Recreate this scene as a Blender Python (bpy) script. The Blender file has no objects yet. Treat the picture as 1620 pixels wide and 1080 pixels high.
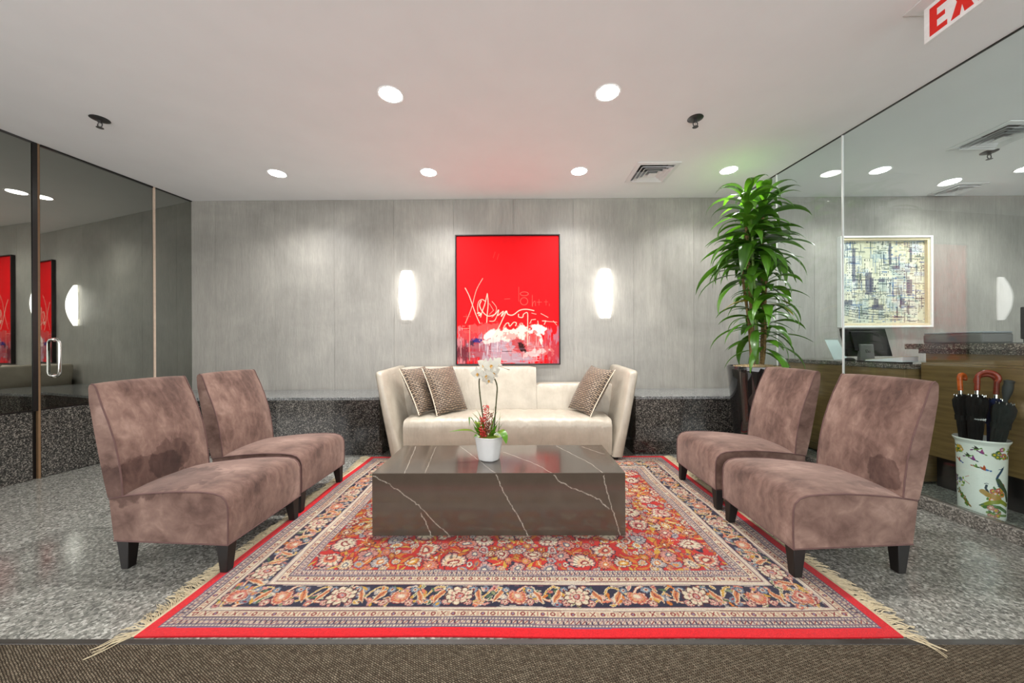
import bpy, bmesh, math, random
import numpy as np
from mathutils import Vector, Matrix

random.seed(7)
rng = np.random.default_rng(7)
scene = bpy.context.scene
COL = scene.collection
PI = math.pi

# ------------------------------------------------------------------ camera, world, exposure
F_PX, CAM_H, CX, HY, YAW, ROLL = 565.0, 1.16, 817.0, 547.0, .0055, .0045
cam_data = bpy.data.cameras.new('camera')
cam_data.sensor_width = 36.0
cam_data.lens = F_PX / 1620.0 * 36.0
cam_data.shift_x = -(CX - 810.0) / 1620.0
cam_data.shift_y = (HY - 540.0) / 1620.0
cam_data.clip_start = .05
cam = bpy.data.objects.new('camera', cam_data)
COL.objects.link(cam)
cam.matrix_world = (Matrix.Translation((0, 0, CAM_H)) @ Matrix.Rotation(YAW, 4, 'Z')
                    @ Matrix.Rotation(PI / 2, 4, 'X') @ Matrix.Rotation(-ROLL, 4, 'Z'))
scene.camera = cam

world = bpy.data.worlds.new('world')
scene.world = world
world.use_nodes = True
world.node_tree.nodes['Background'].inputs[0].default_value = (1.0, 1.0, 1.0, 1)
world.node_tree.nodes['Background'].inputs[1].default_value = 1.3

scene.view_settings.view_transform = 'Standard'
scene.view_settings.look = 'None'
scene.view_settings.exposure = 1.38
scene.view_settings.gamma = 1.0
scene.view_settings.use_curve_mapping = False

DOWN_W = 56.0          # watts of one ceiling downlight
SCONCE_E = 2.6         # emission of the wall sconces

# ------------------------------------------------------------------ measured layout (metres)
WALL_Y, CEIL, TOE_Y, BENCH_Y, BENCH_Z = 4.42, 2.98, 3.81, 3.74, .627
COR = Vector((-4.06, WALL_Y))                       # corner of mirror wall and back wall
TH = math.radians(9.6)
LDIR = Vector((-math.sin(TH), -math.cos(TH)))       # along the mirror wall towards the room front
RG0, RG1 = Vector((2.72, WALL_Y)), Vector((2.906, 2.06))   # glass wall line
RDIR = (RG1 - RG0).normalized()


def px_dir(x, y):
    u, w = x - CX, HY - y
    c, s = math.cos(ROLL), math.sin(ROLL)
    u, w = c * u + s * w, -s * u + c * w
    a = (u / F_PX, 1.0, w / F_PX)
    c, s = math.cos(YAW), math.sin(YAW)
    return Vector((c * a[0] - s * a[1], s * a[0] + c * a[1], a[2]))


def at_z(x, y, z):
    v = px_dir(x, y)
    t = (z - CAM_H) / v.z
    return Vector((v.x * t, v.y * t, z))


def at_y(x, y, Y):
    v = px_dir(x, y)
    t = Y / v.y
    return Vector((v.x * t, Y, CAM_H + v.z * t))


# ------------------------------------------------------------------ colours and materials
def lin(c):
    c = c / 255.0
    return c / 12.92 if c <= .04045 else ((c + .055) / 1.055) ** 2.4


def rgb(r, g, b):
    return (lin(r), lin(g), lin(b))


class NT:
    """tiny node-tree helper"""
    def __init__(self, name):
        self.m = bpy.data.materials.new(name)
        self.m.use_nodes = True
        self.t = self.m.node_tree
        self.b = self.t.nodes['Principled BSDF']
        self.out = self.t.nodes['Material Output']

    def n(self, kind, **kw):
        nd = self.t.nodes.new(kind)
        for k, v in kw.items():
            if k.startswith('i_'):
                key = k[2:]
                key = int(key) if key.isdigit() else key.replace('_', ' ')
                nd.inputs[key].default_value = v
            else:
                setattr(nd, k, v)
        return nd

    def l(self, a, b):
        self.t.links.new(a, b)

    def coords(self, kind='Object', scale=(1, 1, 1), rot=(0, 0, 0)):
        tc = self.n('ShaderNodeTexCoord')
        mp = self.n('ShaderNodeMapping')
        mp.inputs['Scale'].default_value = scale
        mp.inputs['Rotation'].default_value = rot
        self.l(tc.outputs[kind], mp.inputs['Vector'])
        return mp.outputs[0]

    def ramp(self, fac, stops, interp='LINEAR'):
        r = self.n('ShaderNodeValToRGB')
        cr = r.color_ramp
        cr.interpolation = interp
        while len(cr.elements) < len(stops):
            cr.elements.new(.5)
        for e, (p, c) in zip(cr.elements, stops):
            e.position = p
            e.color = (*c, 1) if len(c) == 3 else c
        self.l(fac, r.inputs[0])
        return r.outputs[0]

    def noise(self, vec, scale, detail=4, rough=.55, dist=0):
        nd = self.n('ShaderNodeTexNoise')
        nd.inputs['Scale'].default_value = scale
        nd.inputs['Detail'].default_value = detail
        nd.inputs['Roughness'].default_value = rough
        nd.inputs['Distortion'].default_value = dist
        if vec is not None:
            self.l(vec, nd.inputs['Vector'])
        return nd.outputs['Fac']

    def mix(self, fac, a, b, blend='MIX'):
        nd = self.n('ShaderNodeMix', data_type='RGBA', blend_type=blend)
        for sock, v in ((nd.inputs[0], fac), (nd.inputs[6], a), (nd.inputs[7], b)):
            if hasattr(v, 'links') or isinstance(v, bpy.types.NodeSocket):
                self.l(v, sock)
            elif isinstance(v, (int, float)):
                sock.default_value = v
            else:
                sock.default_value = (*v, 1)
        return nd.outputs[2]

    def math(self, op, a, b=None, clamp=False):
        nd = self.n('ShaderNodeMath', operation=op)
        nd.use_clamp = clamp
        for i, v in enumerate((a, b)):
            if v is None:
                continue
            if isinstance(v, bpy.types.NodeSocket):
                self.l(v, nd.inputs[i])
            else:
                nd.inputs[i].default_value = v
        return nd.outputs[0]

    def bump(self, h, strength=.3, dist=.01):
        nd = self.n('ShaderNodeBump')
        nd.inputs['Strength'].default_value = strength
        nd.inputs['Distance'].default_value = dist
        self.l(h, nd.inputs['Height'])
        self.l(nd.outputs[0], self.b.inputs['Normal'])

    def col(self, v):
        if isinstance(v, bpy.types.NodeSocket):
            self.l(v, self.b.inputs['Base Color'])
        else:
            self.b.inputs['Base Color'].default_value = (*v, 1)

    def set(self, rough=None, metal=None, spec=None, sheen=None, coat=None, emit=None, estr=1.0):
        i = self.b.inputs
        if rough is not None:
            i['Roughness'].default_value = rough
        if metal is not None:
            i['Metallic'].default_value = metal
        if spec is not None:
            i['Specular IOR Level'].default_value = spec
        if sheen is not None:
            i['Sheen Weight'].default_value = sheen
        if coat is not None:
            i['Coat Weight'].default_value = coat
        if emit is not None:
            i['Emission Color'].default_value = (*emit, 1)
            i['Emission Strength'].default_value = estr
        return self


MAT = {}


def simple(name, color, rough=.5, metal=0.0, spec=.5, var=.06, scale=30.0, bump=0.0, coat=0.0, sheen=0.0):
    t = NT(name)
    n = t.noise(t.coords(), scale, 3)
    lo = tuple(c * (1 - var) for c in color)
    hi = tuple(min(1, c * (1 + var)) for c in color)
    t.col(t.ramp(n, [(.3, lo), (.7, hi)]))
    t.set(rough=rough, metal=metal, spec=spec, coat=coat, sheen=sheen)
    if bump:
        t.bump(n, bump, .003)
    MAT[name] = t.m
    return t.m


def granite(name, dark, mid, light, fleck, scale=1.0, rough=.12, stretch=(1, 1, 1), mix=.5):
    t = NT(name)
    v = t.coords('Object', stretch)
    vo = t.n('ShaderNodeTexVoronoi')
    vo.inputs['Scale'].default_value = 150 * scale
    t.l(v, vo.inputs['Vector'])
    sep = t.n('ShaderNodeSeparateColor')
    t.l(vo.outputs['Color'], sep.inputs[0])
    n1 = t.noise(v, 95 * scale, 5, .7)
    cell = t.math('ADD', t.math('MULTIPLY', sep.outputs[0], mix), t.math('MULTIPLY', n1, 1 - mix))
    c = t.ramp(cell, [(.2, dark), (.42, mid), (.6, light), (.78, fleck)])
    n2 = t.noise(v, 2.2 * scale, 3)
    c = t.mix(t.math('MULTIPLY', n2, .35), c, t.mix(.5, c, mid))
    t.col(c)
    t.set(rough=rough, spec=.5)
    MAT[name] = t.m
    return t.m


granite('granite_floor', rgb(70, 70, 66), rgb(120, 120, 114), rgb(150, 149, 141), rgb(204, 203, 195), .66, .13,
        (1.0, 1.0, 1.0), .42)
granite('granite_dark', rgb(14, 14, 14), rgb(34, 33, 32), rgb(56, 54, 51), rgb(118, 112, 104), .95, .16, mix=.55)
granite('granite_dark_grey', rgb(22, 22, 22), rgb(52, 51, 48), rgb(80, 77, 73), rgb(146, 140, 131), .95, .16, mix=.55)
granite('granite_polished', rgb(44, 46, 47), rgb(96, 98, 98), rgb(134, 136, 135), rgb(184, 184, 182), 1.0, .1, mix=.4)
granite('counter_granite', rgb(30, 28, 26), rgb(62, 58, 52), rgb(92, 86, 78), rgb(170, 160, 148), 1.1, .15)
granite('curb_granite', rgb(50, 48, 45), rgb(96, 92, 86), rgb(132, 127, 119), rgb(186, 180, 170), .9, .3)


def wallpaper():
    t = NT('wall_covering')
    v = t.coords('Object')
    fine = t.noise(t.coords('Object', (120, 120, 9)), 1.0, 3, .6)
    mid = t.noise(t.coords('Object', (14, 14, .9)), 1.0, 5, .65)
    big = t.noise(v, 1.1, 4, .6, .8)
    oi = t.n('ShaderNodeObjectInfo')
    a = t.math('ADD', t.math('MULTIPLY', fine, .26), t.math('MULTIPLY', mid, .24))
    a = t.math('ADD', a, t.math('MULTIPLY', big, .50))
    a = t.math('ADD', a, t.math('MULTIPLY', t.math('SUBTRACT', oi.outputs['Random'], .5), .05))
    t.col(t.ramp(a, [(.3, rgb(122, 119, 113)), (.5, rgb(146, 143, 136)), (.72, rgb(172, 168, 159))]))
    wr = t.noise(t.coords('Object', (16, 16, 5)), 1.0, 5, .6, 2.2)
    t.bump(t.math('ADD', t.math('MULTIPLY', fine, .5), t.math('MULTIPLY', wr, 1.4)), .35, .006)
    rr = t.ramp(mid, [(.3, (.34,) * 3), (.7, (.5,) * 3)])
    t.l(rr, t.b.inputs['Roughness'])
    t.set(spec=.55)
    MAT['wall_covering'] = t.m


wallpaper()


def suede(name, stains=()):
    t = NT(name)
    v = t.coords('Object')
    n1 = t.noise(v, 3.4, 4, .55, .5)
    n2 = t.noise(t.coords('Object', (7, 16, 9)), 1.5, 5, .62, .5)
    n3 = t.noise(v, 260, 2, .6)
    a = t.math('ADD', t.math('MULTIPLY', n1, .62), t.math('MULTIPLY', n2, .38))
    c = t.ramp(a, [(.32, rgb(60, 44, 39)), (.43, rgb(96, 73, 65)), (.55, rgb(122, 97, 87)), (.70, rgb(158, 132, 120))])
    tc = t.n('ShaderNodeTexCoord')
    nz = t.n('ShaderNodeTexNoise')
    nz.inputs['Scale'].default_value = 16
    nz.inputs['Detail'].default_value = 4
    t.l(tc.outputs['Object'], nz.inputs['Vector'])
    for (ctr, size) in stains:
        mp = t.n('ShaderNodeMapping')
        mp.vector_type = 'TEXTURE'
        mp.inputs['Location'].default_value = ctr
        mp.inputs['Scale'].default_value = size
        t.l(tc.outputs['Object'], mp.inputs['Vector'])
        ln = t.n('ShaderNodeVectorMath', operation='LENGTH')
        t.l(mp.outputs[0], ln.inputs[0])
        d = t.math('ADD', ln.outputs['Value'], t.math('MULTIPLY', t.math('SUBTRACT', nz.outputs['Fac'], .5), 1.0))
        f = t.ramp(d, [(.9, (1, 1, 1)), (1.0, (0, 0, 0))])
        c = t.mix(t.math('MULTIPLY', f, .95), c, t.mix(1.0, c, (.52, .47, .47), 'MULTIPLY'))
    t.col(c)
    t.set(rough=.85, spec=.2, sheen=.45)
    t.b.inputs['Sheen Roughness'].default_value = .45
    t.b.inputs['Sheen Tint'].default_value = (*rgb(224, 202, 192), 1)
    t.bump(t.math('ADD', n3, t.math('MULTIPLY', n2, 2.0)), .18, .004)
    MAT[name] = t.m
    return t.m


def leather():
    t = NT('cream_leather')
    v = t.coords('Object')
    n = t.noise(v, 6, 4, .6)
    t.col(t.ramp(n, [(.3, rgb(164, 155, 140)), (.7, rgb(184, 175, 159))]))
    t.set(rough=.32, spec=.6)
    cr = t.noise(t.coords('Object', (14, 2.2, 3)), 1.2, 4, .6, 1.2)
    gr = t.noise(v, 220, 2)
    t.bump(t.math('ADD', t.math('MULTIPLY', cr, 1.0), t.math('MULTIPLY', gr, .08)), .55, .014)
    MAT['cream_leather'] = t.m


leather()


def pillow_fabric():
    t = NT('pleated_fabric')
    tc = t.n('ShaderNodeTexCoord')
    nz = t.n('ShaderNodeTexNoise')
    nz.inputs['Scale'].default_value = 9
    t.l(tc.outputs['UV'], nz.inputs['Vector'])
    add = t.n('ShaderNodeVectorMath', operation='MULTIPLY_ADD')
    t.l(nz.outputs['Color'], add.inputs[0])
    add.inputs[1].default_value = (.022, .03, 0)
    t.l(tc.outputs['UV'], add.inputs[2])
    br = t.n('ShaderNodeTexBrick')
    br.offset = .5
    br.inputs['Scale'].default_value = 1.0
    br.inputs['Brick Width'].default_value = .042
    br.inputs['Row Height'].default_value = .0195
    br.inputs['Mortar Size'].default_value = .0075
    br.inputs['Mortar Smooth'].default_value = 1.0
    br.inputs['Color1'].default_value = (*rgb(150, 128, 104), 1)
    br.inputs['Color2'].default_value = (*rgb(122, 101, 80), 1)
    br.inputs['Mortar'].default_value = (*rgb(36, 26, 20), 1)
    t.l(add.outputs[0], br.inputs['Vector'])
    t.col(br.outputs['Color'])
    t.set(rough=.42, spec=.45, sheen=.2)
    inv = t.math('SUBTRACT', 1.0, br.outputs['Fac'])
    t.bump(inv, .7, .006)
    MAT['pleated_fabric'] = t.m


pillow_fabric()


def painted(name, rough=.6, spec=.4, coat=0.0, bumpscale=0.0, bstr=.2, sheen=0.0):
    t = NT(name)
    at = t.n('ShaderNodeAttribute', attribute_name='paint')
    n = t.noise(t.coords(), 180, 2)
    t.col(t.mix(.12, at.outputs['Color'], t.mix(1.0, at.outputs['Color'], t.ramp(n, [(.3, (.55,) * 3), (.7, (1.3,) * 3)]), 'MULTIPLY')))
    t.set(rough=rough, spec=spec, coat=coat, sheen=sheen)
    if bumpscale:
        t.bump(t.noise(t.coords(), bumpscale, 3), bstr, .003)
    t.b.inputs['Coat IOR'].default_value = 1.7
    MAT[name] = t.m
    return t.m


painted('rug_pile', .95, .1, 0, 420, .6, .15)
painted('oil_canvas', .6, .12, 0, 60, .15)
painted('print_paper', .25, .5, .3)
painted('porcelain_painted', .16, .5, .4)
painted('table_stone', .12, 1.0)


def carpet():
    t = NT('woven_carpet')
    v = t.coords('Object', (1, 1, 1), (0, 0, .5))
    br = t.n('ShaderNodeTexBrick')
    br.offset = .5
    br.inputs['Scale'].default_value = 1.0
    br.inputs['Brick Width'].default_value = .013
    br.inputs['Row Height'].default_value = .0065
    br.inputs['Mortar Size'].default_value = .0022
    br.inputs['Mortar Smooth'].default_value = 1.0
    br.inputs['Color1'].default_value = (*rgb(126, 115, 98), 1)
    br.inputs['Color2'].default_value = (*rgb(90, 79, 65), 1)
    br.inputs['Mortar'].default_value = (*rgb(48, 40, 31), 1)
    nz = t.n('ShaderNodeTexNoise')
    nz.inputs['Scale'].default_value = 60
    t.l(v, nz.inputs['Vector'])
    add = t.n('ShaderNodeVectorMath', operation='MULTIPLY_ADD')
    t.l(nz.outputs['Color'], add.inputs[0])
    add.inputs[1].default_value = (.008, .006, 0)
    t.l(v, add.inputs[2])
    t.l(add.outputs[0], br.inputs['Vector'])
    big = t.noise(v, 38, 3)
    t.col(t.mix(1.0, br.outputs['Color'], t.ramp(big, [(.3, (.78,) * 3), (.7, (1.15,) * 3)]), 'MULTIPLY'))
    t.set(rough=.95, spec=.1)
    t.bump(t.math('SUBTRACT', 1.0, br.outputs['Fac']), .8, .006)
    MAT['woven_carpet'] = t.m


carpet()


def wood(name, a, b, rough=.35, scale=1.0):
    t = NT(name)
    n = t.noise(t.coords('Object', (3 * scale, 3 * scale, 42 * scale)), 1.0, 5, .6, .6)
    t.col(t.ramp(n, [(.3, a), (.7, b)]))
    t.set(rough=rough)
    MAT[name] = t.m


wood('desk_wood', rgb(104, 82, 48), rgb(140, 113, 70))
wood('leg_wood', rgb(9, 6, 5), rgb(20, 13, 10), .5)
wood('cherry_handle', rgb(120, 42, 28), rgb(150, 58, 38), .22)
wood('orange_handle', rgb(176, 74, 22), rgb(206, 98, 36), .22)

simple('ceiling_paint', (.89, .89, .89), .9, spec=.2, var=.015, scale=3)
simple('white_metal', (.8, .8, .8), .4, var=.02)
simple('white_trim', (.82, .82, .8), .35, var=.02)
simple('cream_frame', rgb(214, 200, 166), .5)
simple('black_frame', rgb(22, 16, 16), .4)
simple('post_bronze', rgb(22, 19, 18), .3, var=.2)
simple('brown_seal', rgb(126, 98, 70), .5)
simple('beige_seal', rgb(206, 184, 164), .5)
simple('chrome', (.86, .85, .83), .08, 1.0, var=.02)
simple('dark_steel', (.10, .10, .10), .35, .8, var=.1)
simple('edge_strip', rgb(50, 46, 42), .4, var=.12)
simple('piping_suede', rgb(96, 70, 66), .9, var=.1)
simple('pale_piping', rgb(222, 208, 186), .5)
simple('black_lacquer', (.006, .006, .006), .06, coat=1.0)
simple('white_ceramic', (.62, .62, .61), .12, coat=.4, var=.01)
simple('soil', rgb(176, 154, 118), .95, var=.4, scale=90, bump=1.0)
simple('moss', rgb(150, 168, 62), .9, var=.4, scale=120, bump=1.0)
simple('stem_dark', rgb(66, 68, 36), .5, var=.3)
simple('petal_white', rgb(206, 203, 190), .7, var=.04)
simple('petal_lip', rgb(196, 150, 66), .6, var=.4, scale=300)
simple('berry_red', rgb(186, 52, 44), .5, var=.3)
simple('berry_brown', rgb(112, 66, 40), .6, var=.3)
simple('umbrella_black', rgb(19, 19, 18), .9, spec=.2, var=.3)
simple('umbrella_charcoal', rgb(36, 40, 38), .9, spec=.2, var=.2)
simple('umbrella_navy', rgb(18, 32, 66), .85, spec=.2, var=.3)
simple('rubber_grip', rgb(44, 49, 48), .6)
simple('device_black', rgb(16, 15, 14), .6, spec=.25)
simple('device_grey', rgb(98, 97, 94), .5)
simple('device_lightgrey', rgb(132, 138, 142), .5)
simple('paper', (.86, .87, .88), .7, var=.02)
simple('folder_cream', rgb(206, 196, 160), .7)
simple('fringe_cotton', rgb(188, 174, 144), .95, var=.12, scale=80)
simple('exit_red', rgb(226, 34, 20), .4)
simple('exit_white', (.88, .88, .87), .4)
simple('logo_grey', rgb(176, 178, 178), .4)
simple('stalk_bark', rgb(118, 96, 58), .85, var=.45, scale=60, bump=.8)
simple('stalk_green', rgb(96, 128, 52), .6, var=.3, scale=60)
simple('duct_metal', rgb(128, 128, 126), .6, .3)
simple('plaster', (.62, .63, .64), .8, var=.03)
simple('channel_metal', rgb(150, 148, 142), .3, .8)


def leaf_mat(name, a, b):
    t = NT(name)
    n = t.noise(t.coords('Object', (4, 60, 4)), 1.0, 3)
    oi = t.n('ShaderNodeObjectInfo')
    f = t.math('ADD', t.math('MULTIPLY', n, .5), t.math('MULTIPLY', oi.outputs['Random'], .5))
    t.col(t.ramp(f, [(.2, a), (.8, b)]))
    t.set(rough=.3, spec=.5)
    tr = t.n('ShaderNodeBsdfTranslucent')
    tr.inputs[0].default_value = (*rgb(120, 190, 40), 1)
    ms = t.n('ShaderNodeMixShader')
    ms.inputs[0].default_value = .14
    t.l(t.b.outputs[0], ms.inputs[1])
    t.l(tr.outputs[0], ms.inputs[2])
    t.l(ms.outputs[0], t.out.inputs[0])
    MAT[name] = t.m


leaf_mat('leaf_green', rgb(34, 66, 18), rgb(84, 136, 36))
leaf_mat('leaf_yellow', rgb(180, 150, 30), rgb(210, 180, 60))
leaf_mat('orchid_leaf', rgb(48, 92, 22), rgb(90, 138, 36))


def emissive(name, color, strength):
    t = NT(name)
    n = t.noise(t.coords(), 2.0, 1)
    t.col((.8, .8, .8))
    t.l(t.ramp(n, [(.0, color), (1.0, color)]), t.b.inputs['Emission Color'])
    t.b.inputs['Emission Strength'].default_value = strength
    MAT[name] = t.m


emissive('sconce_glow', (1.0, .97, .92), SCONCE_E)
emissive('lamp_glow', (1.0, .97, .92), 14.0)


def dark_mirror():
    t = NT('dark_mirror')
    n = t.noise(t.coords('Object', (1, 1, .5)), 1.4, 2)
    t.col(t.ramp(n, [(.3, (.30, .31, .285)), (.7, (.33, .34, .31))]))
    t.set(rough=.015, metal=1.0)
    MAT['dark_mirror'] = t.m


dark_mirror()


def clear_glass():
    t = NT('clear_glass')
    ge = t.n('ShaderNodeNewGeometry')
    dt = t.n('ShaderNodeVectorMath', operation='DOT_PRODUCT')
    t.l(ge.outputs['Incoming'], dt.inputs[0])
    t.l(ge.outputs['Normal'], dt.inputs[1])
    k = t.math('SUBTRACT', 1.0, t.math('ABSOLUTE', dt.outputs['Value']), True)
    fres = t.math('ADD', .04, t.math('MULTIPLY', .96, t.math('POWER', k, 5.0)))
    tr = t.n('ShaderNodeBsdfTransparent')
    n = t.noise(t.coords(), .8, 1)
    t.l(t.ramp(n, [(.0, (.93, .975, .965)), (1.0, (.95, .985, .98))]), tr.inputs[0])
    gl = t.n('ShaderNodeBsdfGlossy')
    gl.inputs['Roughness'].default_value = .0
    ms = t.n('ShaderNodeMixShader')
    t.l(fres, ms.inputs[0])
    t.l(tr.outputs[0], ms.inputs[1])
    t.l(gl.outputs[0], ms.inputs[2])
    t.l(ms.outputs[0], t.out.inputs[0])
    MAT['clear_glass'] = t.m


clear_glass()


# ------------------------------------------------------------------ mesh helpers
class MB:
    def __init__(self):
        self.v, self.f = [], []

    def add(self, vs, fs):
        o = len(self.v)
        self.v += [tuple(p) for p in vs]
        self.f += [tuple(i + o for i in q) for q in fs]
        return self

    def box(self, a, b):
        (x0, y0, z0), (x1, y1, z1) = a, b
        return self.hull([(x0, y0, z0), (x1, y0, z0), (x1, y1, z0), (x0, y1, z0)],
                         [(x0, y0, z1), (x1, y0, z1), (x1, y1, z1), (x0, y1, z1)])

    def hull(self, bot, top):
        n = len(bot)
        fs = [tuple(range(n - 1, -1, -1)), tuple(range(n, 2 * n))]
        fs += [(i, (i + 1) % n, n + (i + 1) % n, n + i) for i in range(n)]
        return self.add(list(bot) + list(top), fs)

    def beam(self, p, q, w, z0, z1, side=0.0):
        """upright box along plan line p-q, w thick, side = offset of its middle to the left of p>q"""
        p, q = Vector(p), Vector(q)
        d = (q - p).normalized()
        n = Vector((-d.y, d.x))
        a, b, c, e = p + n * (side - w / 2), q + n * (side - w / 2), q + n * (side + w / 2), p + n * (side + w / 2)
        return self.hull([(k.x, k.y, z0) for k in (a, b, c, e)], [(k.x, k.y, z1) for k in (a, b, c, e)])

    def tube(self, pts, r, n=8, closed=False):
        pts = [Vector(p) for p in pts]
        m = len(pts)
        rr = r if hasattr(r, '__len__') else [r] * m
        o = len(self.v)
        up = None
        for i, p in enumerate(pts):
            a = pts[(i - 1) % m] if (closed or i) else p
            b = pts[(i + 1) % m] if (closed or i < m - 1) else p
            d = (b - a).normalized()
            if up is None:
                up = Vector((0, 0, 1)) if abs(d.z) < .9 else Vector((1, 0, 0))
            s = d.cross(up)
            if s.length < 1e-5:
                s = d.cross(Vector((0, 1, 0)))
            s.normalize()
            up = s.cross(d).normalized()
            for k in range(n):
                t = 2 * PI * k / n
                self.v.append(tuple(p + (s * math.cos(t) + up * math.sin(t)) * rr[i]))
        for i in range(m if closed else m - 1):
            j = (i + 1) % m
            for k in range(n):
                l = (k + 1) % n
                self.f.append((o + i * n + k, o + i * n + l, o + j * n + l, o + j * n + k))
        if not closed:
            self.f.append(tuple(o + k for k in range(n - 1, -1, -1)))
            self.f.append(tuple(o + (m - 1) * n + k for k in range(n)))
        return self

    def lathe(self, prof, n=32, center=(0, 0, 0), fn=None, cap=True):
        o = len(self.v)
        cx, cy, cz = center
        for (r, z) in prof:
            for k in range(n):
                t = 2 * PI * k / n
                q = r * (fn(t, z) if fn else 1)
                self.v.append((cx + q * math.cos(t), cy + q * math.sin(t), cz + z))
        m = len(prof)
        for i in range(m - 1):
            for k in range(n):
                l = (k + 1) % n
                self.f.append((o + i * n + k, o + i * n + l, o + (i + 1) * n + l, o + (i + 1) * n + k))
        if cap:
            self.f.append(tuple(o + k for k in range(n - 1, -1, -1)))
            self.f.append(tuple(o + (m - 1) * n + k for k in range(n)))
        return self

    def loft(self, rings, closed=True, caps=True):
        o = len(self.v)
        n = len(rings[0])
        for r in rings:
            self.v += [tuple(p) for p in r]
        for i in range(len(rings) - 1):
            for k in range(n if closed else n - 1):
                l = (k + 1) % n
                self.f.append((o + i * n + k, o + i * n + l, o + (i + 1) * n + l, o + (i + 1) * n + k))
        if caps:
            self.f.append(tuple(o + k for k in range(n - 1, -1, -1)))
            self.f.append(tuple(o + (len(rings) - 1) * n + k for k in range(n)))
        return self

    def mesh(self, name, mat, smooth=None):
        me = bpy.data.meshes.new(name)
        me.from_pydata(self.v, [], self.f)
        bm = bmesh.new()
        bm.from_mesh(me)
        bmesh.ops.recalc_face_normals(bm, faces=bm.faces)
        bm.to_mesh(me)
        bm.free()
        me.materials.append(MAT[mat] if isinstance(mat, str) else mat)
        if smooth is not None:
            me.shade_smooth()
            me.set_sharp_from_angle(angle=math.radians(smooth))
        return me

    def build(self, name, mat, parent=None, smooth=None, bevel=0.0, seg=2, subsurf=0):
        o = bpy.data.objects.new(name, self.mesh(name, mat, smooth))
        COL.objects.link(o)
        o.parent = parent
        if bevel:
            b = o.modifiers.new('bevel', 'BEVEL')
            b.width = bevel
            b.segments = seg
            b.limit_method = 'ANGLE'
            b.angle_limit = math.radians(35)
            if smooth is None:
                o.data.shade_smooth()
                o.data.set_sharp_from_angle(angle=math.radians(50))
        if subsurf:
            s = o.modifiers.new('subsurf', 'SUBSURF')
            s.levels = s.render_levels = subsurf
        return o


def tag(o, label=None, cat=None, group=None, kind=None):
    if label:
        o['label'] = label
    if cat:
        o['category'] = cat
    if group:
        o['group'] = group
    if kind:
        o['kind'] = kind
    return o


def empty(name, loc=(0, 0, 0), rz=0.0):
    e = bpy.data.objects.new(name, None)
    e.empty_display_size = .1
    e.location = loc
    e.rotation_euler = (0, 0, rz)
    COL.objects.link(e)
    return e


def put(name, mesh, parent, loc=(0, 0, 0), rot=(0, 0, 0), scale=(1, 1, 1)):
    o = bpy.data.objects.new(name, mesh)
    COL.objects.link(o)
    o.parent = parent
    o.location, o.rotation_euler, o.scale = loc, rot, scale
    return o


def copy_tree(src, parent=None):
    c = src.copy()
    COL.objects.link(c)
    c.parent = parent
    for ch in src.children:
        copy_tree(ch, c)
    return c


# ------------------------------------------------------------------ painter: colours laid on a fine grid, vertex by vertex
def vnoise(x, y, seed=0):
    xi, yi = np.floor(x).astype(np.int64), np.floor(y).astype(np.int64)
    fx, fy = x - xi, y - yi
    fx, fy = fx * fx * (3 - 2 * fx), fy * fy * (3 - 2 * fy)

    def h(a, b):
        k = (a * 374761393 + b * 668265263 + seed * 974711) & 0x7fffffff
        k = ((k ^ (k >> 13)) * 1274126177) & 0x7fffffff
        return ((k ^ (k >> 16)) & 0xffff) / 65535.0
    return ((h(xi, yi) * (1 - fx) + h(xi + 1, yi) * fx) * (1 - fy) + (h(xi, yi + 1) * (1 - fx) + h(xi + 1, yi + 1) * fx) * fy)


def fbm(x, y, seed=0, oct=4):
    s, a, t = 0, .5, 0
    for i in range(oct):
        s = s + a * vnoise(x * 2 ** i, y * 2 ** i, seed + i)
        t += a
        a *= .5
    return s / t


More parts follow.
